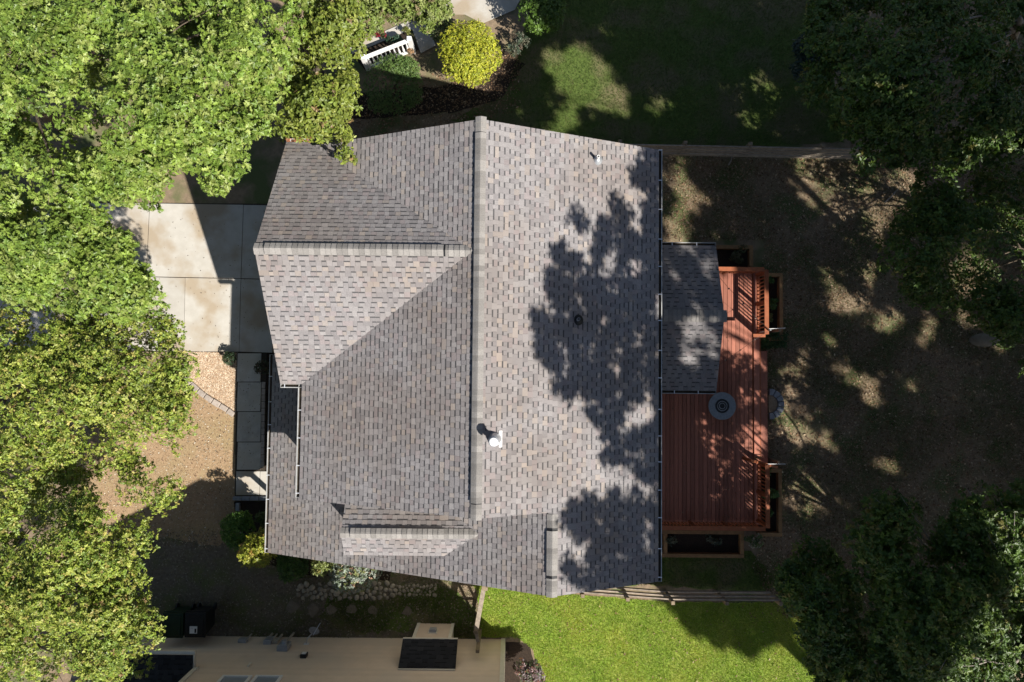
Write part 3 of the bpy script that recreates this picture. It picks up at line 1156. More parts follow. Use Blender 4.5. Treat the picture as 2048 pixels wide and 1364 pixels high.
# flue: flashing plate, cone, pipe, cap
fl = MB()
vR = Vector((-1, 0, SL)).normalized()
c0 = q + Vector((.17, 0, -.17 * SL))
fl.prism([c0 + Vector((0, -.21, 0)) + nR * .022, c0 + Vector((0, .21, 0)) + nR * .022, c0 + vR * .09 + Vector((0, .21, 0)) + nR * .022, c0 + vR * .09 + Vector((0, -.21, 0)) + nR * .022], nR * .006)
fo = fl.build('flue_flashing', M_whitepaint, house)
f2 = MB()
f2.smooth = True
f2.lathe(q + Vector((-.02, 0, -.08)), [(.20, 0), (.16, .16), (.115, .30), (.10, .34)], 24)
f2.build('flue_cone', M_galv, house)
f3 = MB()
f3.lathe(q + Vector((-.02, 0, .2)), [(.075, 0), (.075, .36)], 20)
f3.build('flue_pipe', M_galv, house)
f3 = MB()
f3.lathe(q + Vector((-.02, 0, .54)), [(.12, 0), (.125, .02), (.125, .10), (.09, .12)], 24)
f4 = f3.build('flue_cap', M_galv, house)
f3 = MB()
f3.lathe(q + Vector((-.02, 0, .69)), [(.105, 0), (.10, .015), (.02, .035)], 24)
f3.build('cap_disc', M_whitepaint, f4)
MB().lathe(q + Vector((-.02, 0, .655)), [(.05, 0), (.05, .04)], 12).build('cap_neck', M_black, f4)


def pipe_boot(px, py, shiny):
    q = onR(px, py)
    mb = MB()
    mb.smooth = True
    mb.lathe(q + Vector((0, 0, -.04)), [(.16, -.0), (.14, .06), (.085, .10), (.06, .16)], 22)
    bo = mb.build('pipe_boot', M_galv if shiny else M_rubber, house)
    m2 = MB()
    m2.lathe(q + Vector((0, 0, .05)), [(.042, 0), (.042, .28), (.03, .28), (.03, .1)], 14)
    m2.build('vent_pipe', M_whitepaint if shiny else M_slate, bo)


pipe_boot(1194, 320, True)
pipe_boot(1155, 640, False)

# ------------------------------------------------------------------ deck behind the house
DZ = .60
deck = thing('deck', 'red stained timber deck with slatted railings behind the house', 'deck', (7, -2, 0))
bw = .141
x = 3.95
bm_cache = {}


def board(x0, y0, y1):
    key = round(y1 - y0, 3)
    if key not in bm_cache:
        bm_cache[key] = MB().box((-.0665, -key / 2, -.03), (.0665, key / 2, 0)).mesh('deck_board', M_deck)
    link('deck_board', bm_cache[key], deck, (x0, (y0 + y1) / 2, DZ + R.uniform(-.0015, .0015)))


k = 0
while x < 8.62:
    y1 = -.28 if x < 6.38 else 3.62
    y0 = -5.36
    if x >= 6.38:
        j = -.30 if k % 2 else -2.1
        board(x, y0, j - .004)
        board(x, j + .004, y1)
    else:
        j = -3.3 if k % 3 == 0 else None
        if j:
            board(x, y0, j - .004)
            board(x, j + .004, y1)
        else:
            board(x, y0, y1)
    x += bw + .006
    k += 1
MB().box((8.64, -5.36, DZ - .03), (8.84, 3.62, DZ + .003)).build('border_board', M_deck, deck)
MB().box((8.852, -3.3, DZ - .09), (9.14, .77, DZ - .055)).build('step_tread', M_deck, deck)
MB().box((8.885, -3.28, .02), (9.11, .75, DZ - .095)).build('step_box', M_rail, deck)
fr = MB()
fr.box((3.92, -5.40, .12), (8.86, -5.365, DZ - .032)).box((8.845, -5.36, .12), (8.88, 3.62, DZ - .005)).box((6.36, 3.625, .12), (8.88, 3.66, DZ - .005))
fr.box((3.95, -5.35, DZ - .12), (8.83, 3.6, DZ - .05))
fr.build('deck_frame', M_rail, deck)
bal_me = MB().box((-.018, -.018, 0), (.018, .018, .80)).mesh('baluster', M_rail)
post_me = MB().box((-.045, -.045, 0), (.045, .045, .98)).mesh('railing_post', M_rail)


def railing(a, b, posts):
    a, b = Vector((*a, DZ)), Vector((*b, DZ))
    d = b - a
    L_ = d.length
    d.normalize()
    up = Vector((0, 0, 1))
    MB().bar(a + up * .965, b + up * .965, .145, .036).build('top_rail', M_rail, deck)
    MB().bar(a + up * .90, b + up * .90, .04, .09).build('upper_rail', M_rail, deck)
    MB().bar(a + up * .11, b + up * .11, .04, .09).build('lower_rail', M_rail, deck)
    n = int(L_ / .125)
    for i in range(1, n):
        p = a + d * (L_ * i / n)
        link('baluster', bal_me, deck, p + up * .12 + Vector((d.y, -d.x, 0)) * .0)
    for t in posts:
        link('railing_post', post_me, deck, a + d * (L_ * t) - up * .03)


railing((8.74, 1.32), (8.74, 3.55), (0.02, .5, .98))
railing((6.45, 3.56), (8.66, 3.56), (0.03, .5))
railing((8.74, -5.28), (8.74, -3.12), (.02, .5, .98))
railing((4.02, -5.30), (8.66, -5.30), (.02, .25, .5, .75))
# slanting hand rail from the lower railing end down to the bed corner
MB().bar((8.25, -3.02, DZ + .93), (9.45, -3.35, .62), .09, .04).build('hand_rail', M_rail, deck)
MB().box((8.2, -3.07, DZ), (8.29, -2.98, DZ + .95)).build('railing_post', M_rail, deck)
MB().bar((8.28, 1.27, DZ + .95), (8.7, 1.27, DZ + .95), .11, .036).build('top_rail', M_rail, deck)

lp_ = NR.uniform((4.0, -5.2), (8.7, -.7), (130, 2))
litter('leaf_litter', np.concatenate([lp_, NR.uniform((6.5, -.6), (8.6, 3.4), (40, 2))]), .065, L_BROWN, z=DZ + .006)

# fire table
c = P(1445, 812, 1.12)
t = thing('fire_table', 'round grey fire pit table with dark centre on the red deck', 'table', (c.x, c.y, DZ))
mb = MB()
mb.lathe((c.x, c.y, DZ), [(.30, 0), (.30, .05), (.22, .08), (.20, .38), (.30, .46)], 28)
mb.build('base', M_bowl, t)
mb = MB()
rings = [(.25, .455), (.475, .455), (.485, .475), (.475, .50), (.25, .50), (.245, .455)]
nn = 40
vs, fs = [], []
for r_, z in rings:
    for k in range(nn):
        vs.append((c.x + r_ * math.cos(2 * math.pi * k / nn), c.y + r_ * math.sin(2 * math.pi * k / nn), DZ + z))
for i in range(len(rings) - 1):
    for k in range(nn):
        fs.append((i * nn + k, i * nn + (k + 1) % nn, (i + 1) * nn + (k + 1) % nn, (i + 1) * nn + k))
mb.add(vs, fs)
mb.build('table_top', M_table, t)
mb = MB()
mb.lathe((c.x, c.y, DZ + .40), [(.24, .0), (.243, .07)], 32)
mb.build('fire_bowl', M_bowl, t)
mb = MB()
for r_ in (.1, .165):
    pts = [(c.x + r_ * math.cos(a / 20 * 6.2832), c.y + r_ * math.sin(a / 20 * 6.2832), DZ + .49) for a in range(21)]
    mb.tube(pts, .012, 6)
mb.build('burner_ring', M_meter, t)

# garden beds edged with timber
FERN = [(4, (.05, .12, .02)), (3, (.07, .15, .03)), (1, (.10, .19, .04))]


def bed(label, x0, y0, x1, y1, hz=.34, cross=(), skip=()):
    b = thing('garden_bed', label, 'garden bed', ((x0 + x1) / 2, (y0 + y1) / 2, 0), 'timber edged beds round the deck')
    t = .13
    if 'n' not in skip: MB().box((x0, y1 - t, 0), (x1, y1, hz)).build('timber', M_timber, b, bevel=.008)
    if 's' not in skip: MB().box((x0, y0, 0), (x1, y0 + t, hz)).build('timber', M_timber, b, bevel=.008)
    if 'e' not in skip: MB().box((x1 - t, y0 + t + .003, 0), (x1, y1 - t - .003, hz - .004)).build('timber', M_timber, b, bevel=.008)
    if 'w' not in skip: MB().box((x0, y0 + t + .003, 0), (x0 + t, y1 - t - .003, hz - .004)).build('timber', M_timber, b, bevel=.008)
    for xx in cross:
        MB().box((xx - t / 2, y0 + t + .003, 0), (xx + t / 2, y1 - t - .003, hz - .006)).build('timber', M_timber, b, bevel=.008)
    MB().box((x0 + .02, y0 + .02, 0), (x1 - .02, y1 - .02, hz - .24)).build('soil', M_mulch, b)
    return b


bed('narrow planting bed with timber edge right of the upper deck railing', 8.92, 1.15, 9.80, 3.62, skip='w')
bed('narrow planting bed with timber edge right of the lower deck railing', 8.92, -5.85, 9.72, -3.45, skip='w')
bed('long dark bed with sunlit timber edge below the deck', 3.95, -6.62, 8.35, -5.66, cross=(5.55,))
bed('small shaded bed with timber edge between sunroom and top of deck', 6.72, 3.72, 8.72, 4.62, skip='s')


def plant(label, px, py, h, r, ncl, pal, size=.09, templ='oval', group='small plants round the deck', name='plant', nleaf=6, cat='plant'):
    c = P(px, py, h)
    return shrub(name, label, (c.x, c.y, h * .3), r, ncl, nleaf, size, pal, templ, cat, lumps=6, group=group, dense=False)


plant('leafy green plant near top of right deck bed', 1541, 557, .4, .2, 50, FERN)
plant('leafy green plant at middle of right deck bed', 1547, 607, .4, .24, 60, FERN)
plant('yellowish fern at lower end of upper right deck bed', 1541, 635, .4, .2, 45, [(2, (.17, .19, .06)), (1, (.1, .14, .04))], .08)
plant('bright green bushy plant in lower right deck bed', 1545, 985, .5, .34, 130, [(3, (.07, .15, .03)), (2, (.1, .2, .04))])
plant('slim green plant at top of lower right deck bed', 1537, 945, .5, .2, 60, FERN)
plant('dim green plant at foot of lower right deck bed', 1541, 1025, .4, .2, 40, FERN)
plant('pale flowering bush at right end of the long deck bed', 1512, 1083, .5, .36, 120, [(3, (.10, .16, .05)), (1, (.42, .38, .28)), (1, (.2, .25, .09))], .08)
plant('low grey green plants in left part of long deck bed', 1340, 1078, .2, .3, 50, [(1, (.12, .13, .08)), (1, (.07, .09, .05))], .07)
plant('low grey green plants in middle of long deck bed', 1425, 1080, .2, .33, 60, [(1, (.10, .12, .08)), (1, (.06, .08, .05))], .07)
plant('twiggy dark plants in shaded bed above the deck', 1480, 506, .3, .4, 80, [(1, (.05, .07, .02)), (1, (.09, .09, .04))], .08)
plant('thorny vine curling over the railing end by the steps', 1522, 922, 1.0, .26, 45, [(2, (.13, .16, .05)), (1, (.2, .17, .08))], .08)

# square clipped hedge by the deck opening
c = P(1548, 680, .35)
h_ = thing('hedge', 'dark green square clipped hedge block beside deck opening', 'hedge', (c.x, c.y, 0))
n = 420
pos = np.stack([NR.uniform(c.x - .46, c.x + .48, n), NR.uniform(c.y - .28, c.y + .28, n), NR.uniform(.1, .42, n)], 1)
rosettes('foliage', pos, np.array([0, 0, 1.]) + NR.normal(size=(n, 3)) * .6, 6, .07, [(3, (.03, .08, .02)), (2, (.05, .11, .03))], 'oval', h_)
mb = MB()
for k in range(6):
    a = Vector((c.x + R.uniform(-.4, .4), c.y + R.uniform(-.22, .22), 0))
    mb.tube([a, a + Vector((R.uniform(-.05, .05), R.uniform(-.05, .05), .34))], [.015, .006], 5)
mb.build('stem', M_bark, h_)

# half ring of grey blocks by the deck edge
c = P(1538, 808, .1)
ring = thing('stone_ring', 'half ring of grey edging blocks against right side of deck', 'fire ring', (c.x, c.y, 0))
rr_o, rr_i = .56, .34
nb = 7
for k in range(nb):
    a0 = -math.pi / 2 + math.pi * k / nb + .025
    a1 = -math.pi / 2 + math.pi * (k + 1) / nb - .025
    pts = [(c.x + r_ * math.cos(a), c.y + r_ * math.sin(a), 0) for r_, a in ((rr_i, a0), (rr_o, a0), (rr_o, (a0 + a1) / 2), (rr_o, a1), (rr_i, a1))]
    mb = MB()
    mb.prism(pts, (0, 0, .13 + R.uniform(-.015, .015)))
    mb.build('stone', M_slate, ring, bevel=.012)
mb = MB()
mb.prism([(c.x + .33 * math.cos(a), c.y + .33 * math.sin(a), .01) for a in [-math.pi / 2 + math.pi * k / 10 for k in range(11)]], (0, 0, .05))
mb.build('ash_bed', M_gravel, ring)

# garden posts carrying the string of bulbs
def crosspost(label, px, py, hh, bar0, bar1):
    p = P(px, py, hh)
    t = thing('garden_post', label, 'post', (p.x, p.y, 0), 'garden posts at the deck opening')
    MB().box((p.x - .045, p.y - .045, 0), (p.x + .045, p.y + .045, hh)).build('post', M_post, t)
    a, b = P(*bar0, hh + .02), P(*bar1, hh + .02)
    MB().bar(a, b, .018, .018).build('white_bar', M_whitepaint, t)
    return p


p_up = crosspost('timber post with thin white bar at upper corner of deck opening', 1560, 660, 1.1, (1533, 658), (1571, 656))
p_lo = crosspost('timber post with thin white bar at lower corner of deck opening', 1558, 925, 1.0, (1533, 928), (1571, 928))
ends = [P(1436, 551, 2.75), P(1458, 577, 2.3), P(1487, 607, 2.0), P(1512, 636, 1.8), P(1541, 660, 1.75), P(1511, 678, 1.8), P(1481, 700, 1.95), P(1452, 720, 2.2), P(1427, 737, 2.7)]
sl_ = thing('string_lights', 'drooping string of clear bulbs from sunroom eave over the deck', 'string lights', ends[4])
MB().tube(ends, .006, 5).build('cable', M_cable, sl_)
MB().box((ends[4].x - .02, ends[4].y - .02, .1), (ends[4].x + .02, ends[4].y + .02, 1.78)).build('pole', M_meter, sl_)
bulb = MB()
bulb.smooth = True
bulb.lathe((0, 0, -.09), [(.004, 0), (.022, .015), (.028, .04), (.018, .07)], 10)
bme = bulb.mesh('bulb', M_bulb)
sock = MB().lathe((0, 0, -.022), [(.02, 0), (.02, .05)], 8).mesh('socket', M_black)
for i in (1, 2, 3, 5, 6, 7):
    link('bulb', bme, sl_, ends[i])
    link('socket', sock, sl_, ends[i])

# ------------------------------------------------------------------ fences
def rail_fence(label, pts, heights, post_at, post_h=1.25, cross=False, board_h=.14):
    a0 = Vector(pts[0])
    f = thing('rail_fence', label, 'fence', (a0.x, a0.y, 0))
    for i in range(len(pts) - 1):
        a, b = Vector((pts[i][0], pts[i][1], 0)), Vector((pts[i + 1][0], pts[i + 1][1], 0))
        L_ = (b - a).length
        d = (b - a) / L_
        n = max(1, int(round(L_ / 2.4)))
        for k in range(n):
            s, e2 = a + d * (L_ * k / n + .006), a + d * (L_ * (k + 1) / n - .006)
            for h in heights:
                MB().bar(s + Vector((0, 0, h + R.uniform(-.012, .012))), e2 + Vector((0, 0, h + R.uniform(-.012, .012))), .045, board_h).build('rail', M_fence, f)
    for p in post_at:
        MB().box((p[0] - .06, p[1] - .06, 0), (p[0] + .06, p[1] + .06, post_h)).build('fence_post', M_post, f)
    return f


HT = 1.15
fa, fb, fc, fd = P(972, 1171, HT), P(1165, 1185, HT), P(1345, 1199, HT), P(1560, 1201, HT)
off = Vector((0, -.09, 0))
rail_fence('weathered rail fence between rear yard and bright green lawn', [fa, fb, fc, fd], (.30, .72, 1.08),
           [p + off for p in (fa, fa.lerp(fb, .5), fb, fb.lerp(fc, .5), fc, fc.lerp(fd, .5), fd)])
f2a, f2b, f2c = P(1240, 289, HT), P(1500, 294, HT), P(1790, 300, HT)
rail_fence('grey weathered rail fence between shady upper lawn and brown yard', [f2a, f2b, f2c], (.22, .52, .80, 1.08),
           [p - off for p in (f2a, f2a.lerp(f2b, .5), f2b, f2b.lerp(f2c, .5), f2c)], board_h=.2)
# gate section at the side of the house, with crossed braces
ga, gb = P(968, 1174, 1.2), P(952, 1262, 1.2)
gt = thing('fence_gate', 'side yard gate panel with crossed braces beside lower corner of roof', 'gate', (ga.x, ga.y, 0))
for h, q in ((.25, .12), (1.12, .12)):
    MB().bar((ga.x, ga.y, h), (gb.x, gb.y, h), .05, q).build('gate_rail', M_fence, gt)
MB().bar((ga.x, ga.y, 1.21), (gb.x, gb.y, 1.21), .15, .04).build('cap_rail', M_fence, gt)
n_ = 3
for k in range(n_):
    s0, s1 = ga.lerp(gb, k / n_), ga.lerp(gb, (k + 1) / n_)
    MB().bar((s0.x - .035, s0.y, .3), (s1.x - .035, s1.y, 1.08), .03, .1).build('brace', M_fence, gt)
    MB().bar((s0.x + .035, s0.y, 1.08), (s1.x + .035, s1.y, .3), .03, .1).build('brace', M_fence, gt)
for p, hh in ((ga, 1.35), (gb, 1.3)):
    MB().box((p.x - .07, p.y - .07, 0), (p.x + .07, p.y + .07, hh)).build('gate_post', M_post, gt)
p = P(955, 1302, 1.85)
MB().box((p.x - .06, p.y - .05, 0), (p.x + .06, p.y + .05, 1.9)).build('gate_post', M_post, gt, label='tall dark post against the neighbour wall')
MB().bar((gb.x, gb.y, 1.21), (p.x, p.y, 1.21), .12, .04).build('cap_rail', M_fence, gt)

# ------------------------------------------------------------------ neighbour house below
NY = -9.70
nb = thing('neighbour_house', 'tan sided neighbour house with white windows along bottom edge', 'house', (-5, NY, 0))
NXL, NXR = -10.1, -.16
w = MB()
w.prism([(NXL, NY, 0), (NXR, NY, 0), (NXR, NY, 5.5), (-5.13, NY, 7.9), (NXL, NY, 5.5)], (0, -10, 0))
w.build('wall', M_tan, nb)
w = MB()
w.box((-13.6, NY - 6, 0), (NXL - .003, NY, 2.55))
w.build('wing_wall', M_tan, nb)
M_tan2 = mat('tan_siding_boards', (.74, .60, .46), (.68, .55, .415), 2.5, .7, attr=True, c3=(.66, .55, .43), s3=.8)
sd_m = MB()
h = 0
k = 0
while h < 7.7:
    x0, x1 = NXL, NXR
    if h > 5.5:
        t = (h + .18 - 5.5) / 2.4
        x0, x1 = NXL + 4.97 * t, NXR - 4.97 * t
    if h < 2.4:
        x0 = -13.58
    sd_m.add([(x0, NY + .02, h), (x1, NY + .02, h), (x1, NY + .004, h + .182), (x0, NY + .004, h + .182), (x0, NY, h), (x1, NY, h)],
             [(3, 2, 1, 0), (0, 1, 5, 4)], (R.uniform(.97, 1.03),) * 3)
    h += .18
sd_m.build('siding_boards', M_tan2, nb, kind='stuff')
MB().box((NXR - .13, NY + .019, 0), (NXR + .02, NY + .055, 5.5)).build('corner_trim', M_trim, nb)
MB().box((NXR + .001, NY - .14, 0), (NXR + .024, NY + .018, 5.5)).build('corner_trim', M_trim, nb)
MB().box((NXL - .02, NY + .019, 2.6), (NXL + .12, NY + .055, 5.5)).build('corner_trim', M_trim, nb)
# gable roof, mostly below the frame
rf = MB()
deck_poly((NXR + .35, NY + .3, 5.32), (0, -1, 0), (-1, 0, .483), [[(0, 0), (10.6, 0), (10.6, 5.91), (0, 5.91)]], rf, .16)
deck_poly((NXL - .35, NY + .3, 5.32), (0, -1, 0), (1, 0, .483), [[(0, 0), (10.6, 0), (10.6, 5.91), (0, 5.91)]], rf, .16)
rf.build('roof', M_darkroof, nb)
# low wing roof
aw = ((-13.9, NY + .42, 2.6), (1, 0, 0), (0, -1, .45))
pw = [[(0, 0), (3.74, 0), (3.74, 4.0), (0, 4.0)]]
rf = MB()
deck_poly(*aw, pw, rf, .14)
wr = rf.build('wing_roof', M_darkroof, nb)
res = roof_plane(*aw, pw, DARK_PAL, 31, store=False, tabw=.16)
am = MB()
for z, mb, wh in res:
    n0 = len(am.v)
    am.v += mb.v
    am.f += [tuple(i + n0 for i in f) for f in mb.f]
    am.c += [(c if c[0] < .08 else (.016, .016, .018)) for c in mb.c]
am.build('shingles', M_shingle, wr, kind='stuff')
MB().box((-13.9, NY + .425, 2.48), (-10.13, NY + .53, 2.585)).build('wing_gutter', M_trim, nb)
MB().box((-10.155, NY - .3, 2.5), (-10.125, NY + .42, 2.64)).build('wing_fascia', M_trim, nb)
# fireplace bump-out with shed roof and vent
bx0, bx1 = P(838, 1248, 0).x, P(906, 1250, 0).x
by = P(870, 1248, 0).y
bh = 1.62
MB().box((bx0, NY + .02, 0), (bx1, by, bh)).build('bumpout_wall', M_tan, nb)
bs = MB()
h = 0
while h < bh - .05:
    bs.add([(bx0, by + .028, h), (bx1, by + .028, h), (bx1, by + .002, h + .122), (bx0, by + .002, h + .122), (bx0, by, h), (bx1, by, h)], [(3, 2, 1, 0), (0, 1, 5, 4)])
    bs.add([(bx1 + .016, by, h), (bx1 + .016, NY, h), (bx1 + .002, NY, h + .122), (bx1 + .002, by, h + .122), (bx1, by, h), (bx1, NY, h)], [(3, 2, 1, 0), (0, 1, 5, 4)])
    h += .12
bs.build('siding_boards', M_tan, nb, kind='stuff')
for xx in (bx0, bx1):
    MB().box((xx - .055, by + .003, 0), (xx + .055, by + .045, bh)).build('corner_trim', M_trim, nb)
MB().box((bx1 + .018, NY + .03, 0), (bx1 + .03, by - .001, bh)).build('side_trim', M_trim, nb)
shp = [(bx0 - .32, by + .10, bh + .02), (bx1 + .30, by + .10, bh + .02), (bx1 + .30, NY + .02, bh + .95), (bx0 - .32, NY + .02, bh + .95)]
vs_ = Vector((0, NY + .02 - by - .10, .93))
asd = (shp[0], (1, 0, 0), vs_)
psd = [[(0, 0), (bx1 - bx0 + .62, 0), (bx1 - bx0 + .62, vs_.length), (0, vs_.length)]]
rf = MB()
deck_poly(*asd, psd, rf, .06)
so_ = rf.build('shed_roof', M_darkroof, nb)
res = roof_plane(*asd, psd, DARK_PAL, 33, store=False, tabw=.2)
am = MB()
for z, mb, wh in res:
    n0 = len(am.v)
    am.v += mb.v
    am.f += [tuple(i + n0 for i in f) for f in mb.f]
    am.c += [(c if c[0] < .08 else (.016, .016, .018)) for c in mb.c]
am.build('shingles', M_shingle, so_, kind='stuff')
MB().box((shp[0][0], by + .102, bh - .05), (shp[1][0], by + .125, bh + .03)).build('fascia', M_trim, nb)
MB().box((shp[0][0], NY + .022, bh + .94), (shp[1][0], NY + .05, bh + .99)).build('flashing', M_trim, nb)
vx = P(866, 1266, .8)
vt = MB().box((vx.x - .16, by + .017, .62), (vx.x + .16, by + .05, .98)).build('vent_plate', M_trim, nb)
MB().box((vx.x - .12, by + .051, .68), (vx.x + .12, by + .14, .94)).build('vent_cover', M_meter, vt)


def onN(px, py):
    """point of the neighbour wall seen at a pixel"""
    return Pplane(px, py, (0, NY + .05, 0), Vector((0, 1, 0)))


for xa, xb in ((446, 505), (512, 566)):
    a, b = onN(xa, 1351), onN(xb, 1352)
    x0, x1, z0 = a.x, b.x, a.z
    z1 = z0 + 1.35
    f = MB()
    t = .085
    f.box((x0, NY + .02, z0), (x1, NY + .075, z0 + t)).box((x0, NY + .02, z1 - t), (x1, NY + .075, z1)).box((x0, NY + .02, z0 + t), (x0 + t, NY + .075, z1 - t)).box((x1 - t, NY + .02, z0 + t), (x1, NY + .075, z1 - t))
    f.box((x0 + t, NY + .022, z0 + .62), (x1 - t, NY + .062, z0 + .67))
    fo = f.build('window', M_whitepaint, nb)
    MB().box((x0 + t, NY + .019, z0 + t), (x1 - t, NY + .045, z1 - t)).build('pane', M_glass, fo)


def wallbox(name, px, py, wx, hz, dep, material, conduit=None, lid=None):
    p = onN(px, py)
    o = MB().box((p.x - wx / 2, NY + .02, p.z - hz / 2), (p.x + wx / 2, NY + dep, p.z + hz / 2)).build(name, material, nb, bevel=.01)
    for dx in (conduit or ()):
        MB().tube([(p.x + dx, NY + dep * .8, .0), (p.x + dx, NY + dep * .8, p.z - hz / 2 + .02)], .042 if abs(dx) < .1 else .028, 8).build('conduit', M_pipe, o)
    if lid:
        MB().box((p.x - wx / 2 + .03, NY + dep + .002, p.z - hz / 2 + .05), (p.x + wx / 2 - .03, NY + dep + .02, p.z + hz / 2 - .05)).build('cover', lid, o)
    return o


wallbox('junction_box', 486, 1282, .28, .22, .14, M_meter, (.12,), M_galv)
wallbox('telephone_box', 538, 1283, .26, .42, .16, M_meter, (-.06, .12), M_galv)
wallbox('cable_box', 552, 1283, .2, .28, .12, M_pipe, (.05,))
o = wallbox('electric_meter', 568, 1296, .36, .46, .2, M_meter, (.0,), M_galv)
p = onN(568, 1296)
MB().tube([(p.x, NY + .21, p.z), (p.x, NY + .31, p.z)], .085, 16).build('meter_dial', M_glass, o)
wallbox('wall_vent', 608, 1312, .2, .26, .14, M_black, None, M_whitepaint)
p = onN(499, 1329)
MB().box((p.x - .03, NY + .02, p.z - .12), (p.x + .03, NY + .07, p.z + .12)).build('wall_tag', M_trim, nb)
# small dish on an arm near the ground
p = onN(620, 1277)
ds = MB()
ds.smooth = True
c = Vector((p.x + .2, NY + .40, .45))
nrm_ = Vector((.35, .85, .25)).normalized()
u_ = nrm_.cross(Vector((0, 0, 1))).normalized()
v_ = nrm_.cross(u_)
vs, fs = [c.to_tuple()], []
for ri, r_ in enumerate((.08, .14, .19)):
    for k in range(18):
        a = 2 * math.pi * k / 18
        vs.append(tuple(c + (u_ * math.cos(a) + v_ * math.sin(a)) * r_ + nrm_ * (r_ * r_ * .7)))
for k in range(18):
    fs.append((0, 1 + k, 1 + (k + 1) % 18))
    for ri in range(2):
        fs.append((1 + ri * 18 + k, 1 + (ri + 1) * 18 + k, 1 + (ri + 1) * 18 + (k + 1) % 18, 1 + ri * 18 + (k + 1) % 18))
ds.add(vs, fs)
do = ds.build('satellite_dish', M_slate, nb)
MB().tube([(p.x, NY + .03, .62), (p.x + .02, NY + .2, .62), c - nrm_ * .02], .022, 8).build('dish_arm', M_galv, do)
MB().tube([c + u_ * .05 - v_ * .2, c + nrm_ * .32 + Vector((.1, 0, -.1))], .014, 6).build('feed_arm', M_galv, do)
MB().box((p.x - .09, NY + .02, .55), (p.x + .09, NY + .04, .70)).build('dish_plate', M_whitepaint, do)


# wheeled bins
def bin_(label, px, py, material, lab=False):
    c = P(px, py, 1.0)
    t = thing('wheeled_bin', label, 'wheelie bin', (c.x, c.y, 0), 'wheeled bins by the neighbour wall')
    mb = MB()
    a, b = .27, .33
    q, s_ = .34, .40
    lo_ = [(c.x - a, c.y - b, .06), (c.x + a, c.y - b, .06), (c.x + a, c.y + b, .06), (c.x - a, c.y + b, .06)]
    hi_ = [(c.x - q, c.y - s_, .98), (c.x + q, c.y - s_, .98), (c.x + q, c.y + s_, .98), (c.x - q, c.y + s_, .98)]
    mb.add(lo_ + hi_, [(3, 2, 1, 0), (4, 5, 6, 7), (0, 1, 5, 4), (1, 2, 6, 5), (2, 3, 7, 6), (3, 0, 4, 7)])
    mb.build('body', material, t, bevel=.03)
    mb = MB()
    mb.box((c.x - q - .02, c.y - s_ - .02, .985), (c.x + q + .02, c.y + s_ + .03, 1.03))
    mb.box((c.x - q + .05, c.y - s_ + .06, 1.03), (c.x + q - .05, c.y + s_ - .06, 1.06))
    ld_ = mb.build('lid', material, t, bevel=.018)
    MB().tube([(c.x - q, c.y + s_ + .06, .96), (c.x + q, c.y + s_ + .06, .96)], .022, 8).build('handle', material, t)
    for sx in (-1, 1):
        MB().tube([(c.x + sx * .29 - .03, c.y + s_ - .06, .12), (c.x + sx * .29 + .03, c.y + s_ - .06, .12)], .12, 16).build('wheel', M_rubber, t)
    if lab:
        MB().box((c.x - .17, c.y - .27, 1.061), (c.x + .09, c.y - .02, 1.064)).build('sticker', M_paper, ld_)
        MB().box((c.x - .0, c.y - .24, 1.0645), (c.x + .06, c.y - .10, 1.066)).build('sticker_mark', M_black, ld_)
        MB().box((c.x - .14, c.y - .09, 1.0645), (c.x - .05, c.y - .075, 1.066)).build('sticker_mark', M_meter, ld_)
    return t


bin_('dark green wheeled bin, left of the pair by the neighbour wall', 346, 1251, M_green)
bin_('black wheeled bin with white sticker on its lid by the neighbour wall', 391, 1250, M_black, True)

# ------------------------------------------------------------------ upper left: balustrade, walk, plants
tag(sheet('side_path', [(880, -20), (1050, -20), (1030, 20), (965, 48), (930, 30), (885, 30)], .03, M_concrete), kind='structure')
tag(sheet('side_path', [(700, 95), (812, 45), (822, 40), (845, 55), (818, 62), (770, 82), (705, 110)], .05, M_concrete), kind='structure')
tag(sheet('side_path', [(820, 45), (850, 40), (872, 92), (842, 108)], .055, M_concrete), kind='structure')
sheet('mulch_bed', [(705, 110), (818, 60), (838, 100), (730, 140)], .03, M_mulch)
ba, bb = P(738, 133, .2), P(822, 100, .2)
bl = thing('balustrade', 'white painted balustrade below the sunny path at upper left', 'railing', (ba.x, ba.y, 0))
d = (bb - ba)
d.z = 0
L_ = d.length
d.normalize()
z_ = Vector((0, 0, 1))
b0 = Vector((ba.x, ba.y, 0))
MB().bar(b0 + z_ * .92, b0 + d * L_ + z_ * .92, .13, .05).build('top_rail', M_whitepaint, bl)
MB().bar(b0 + z_ * .14, b0 + d * L_ + z_ * .14, .09, .07).build('bottom_rail', M_whitepaint, bl)
bme_ = MB()
bme_.lathe((0, 0, .17), [(.03, 0), (.035, .1), (.05, .22), (.03, .42), (.025, .6), (.04, .73)], 10)
bme_.smooth = True
bme_ = bme_.mesh('baluster', M_whitepaint)
for k in range(10):
    link('baluster', bme_, bl, b0 + d * (L_ * (k + .6) / 10.2))
for e_ in (b0 - d * .05, b0 + d * (L_ + .06)):
    MB().box((e_.x - .08, e_.y - .08, 0), (e_.x + .08, e_.y + .08, 1.05)).build('newel_post', M_whitepaint, bl)
shrub('flower_plant', 'red flowering plant in the bed behind the white balustrade', P(765, 75, .3), .28, 70, 6, .07, [(3, (.30, .012, .035)), (2, (.05, .10, .03))], cat='plant', lumps=5, dense=False)
shrub('shade_plant', 'blue green leafy plant right behind the white balustrade', P(790, 85, .3), .3, 60, 6, .10, [(3, (.05, .10, .06)), (1, (.12, .15, .07))], cat='plant', lumps=5, dense=False)
shrub('small_plant', 'small yellow green plant at right end of the bed by the path', P(815, 62, .3), .16, 26, 6, .09, [(1, (.2, .22, .05))], cat='plant', lumps=4, dense=False)
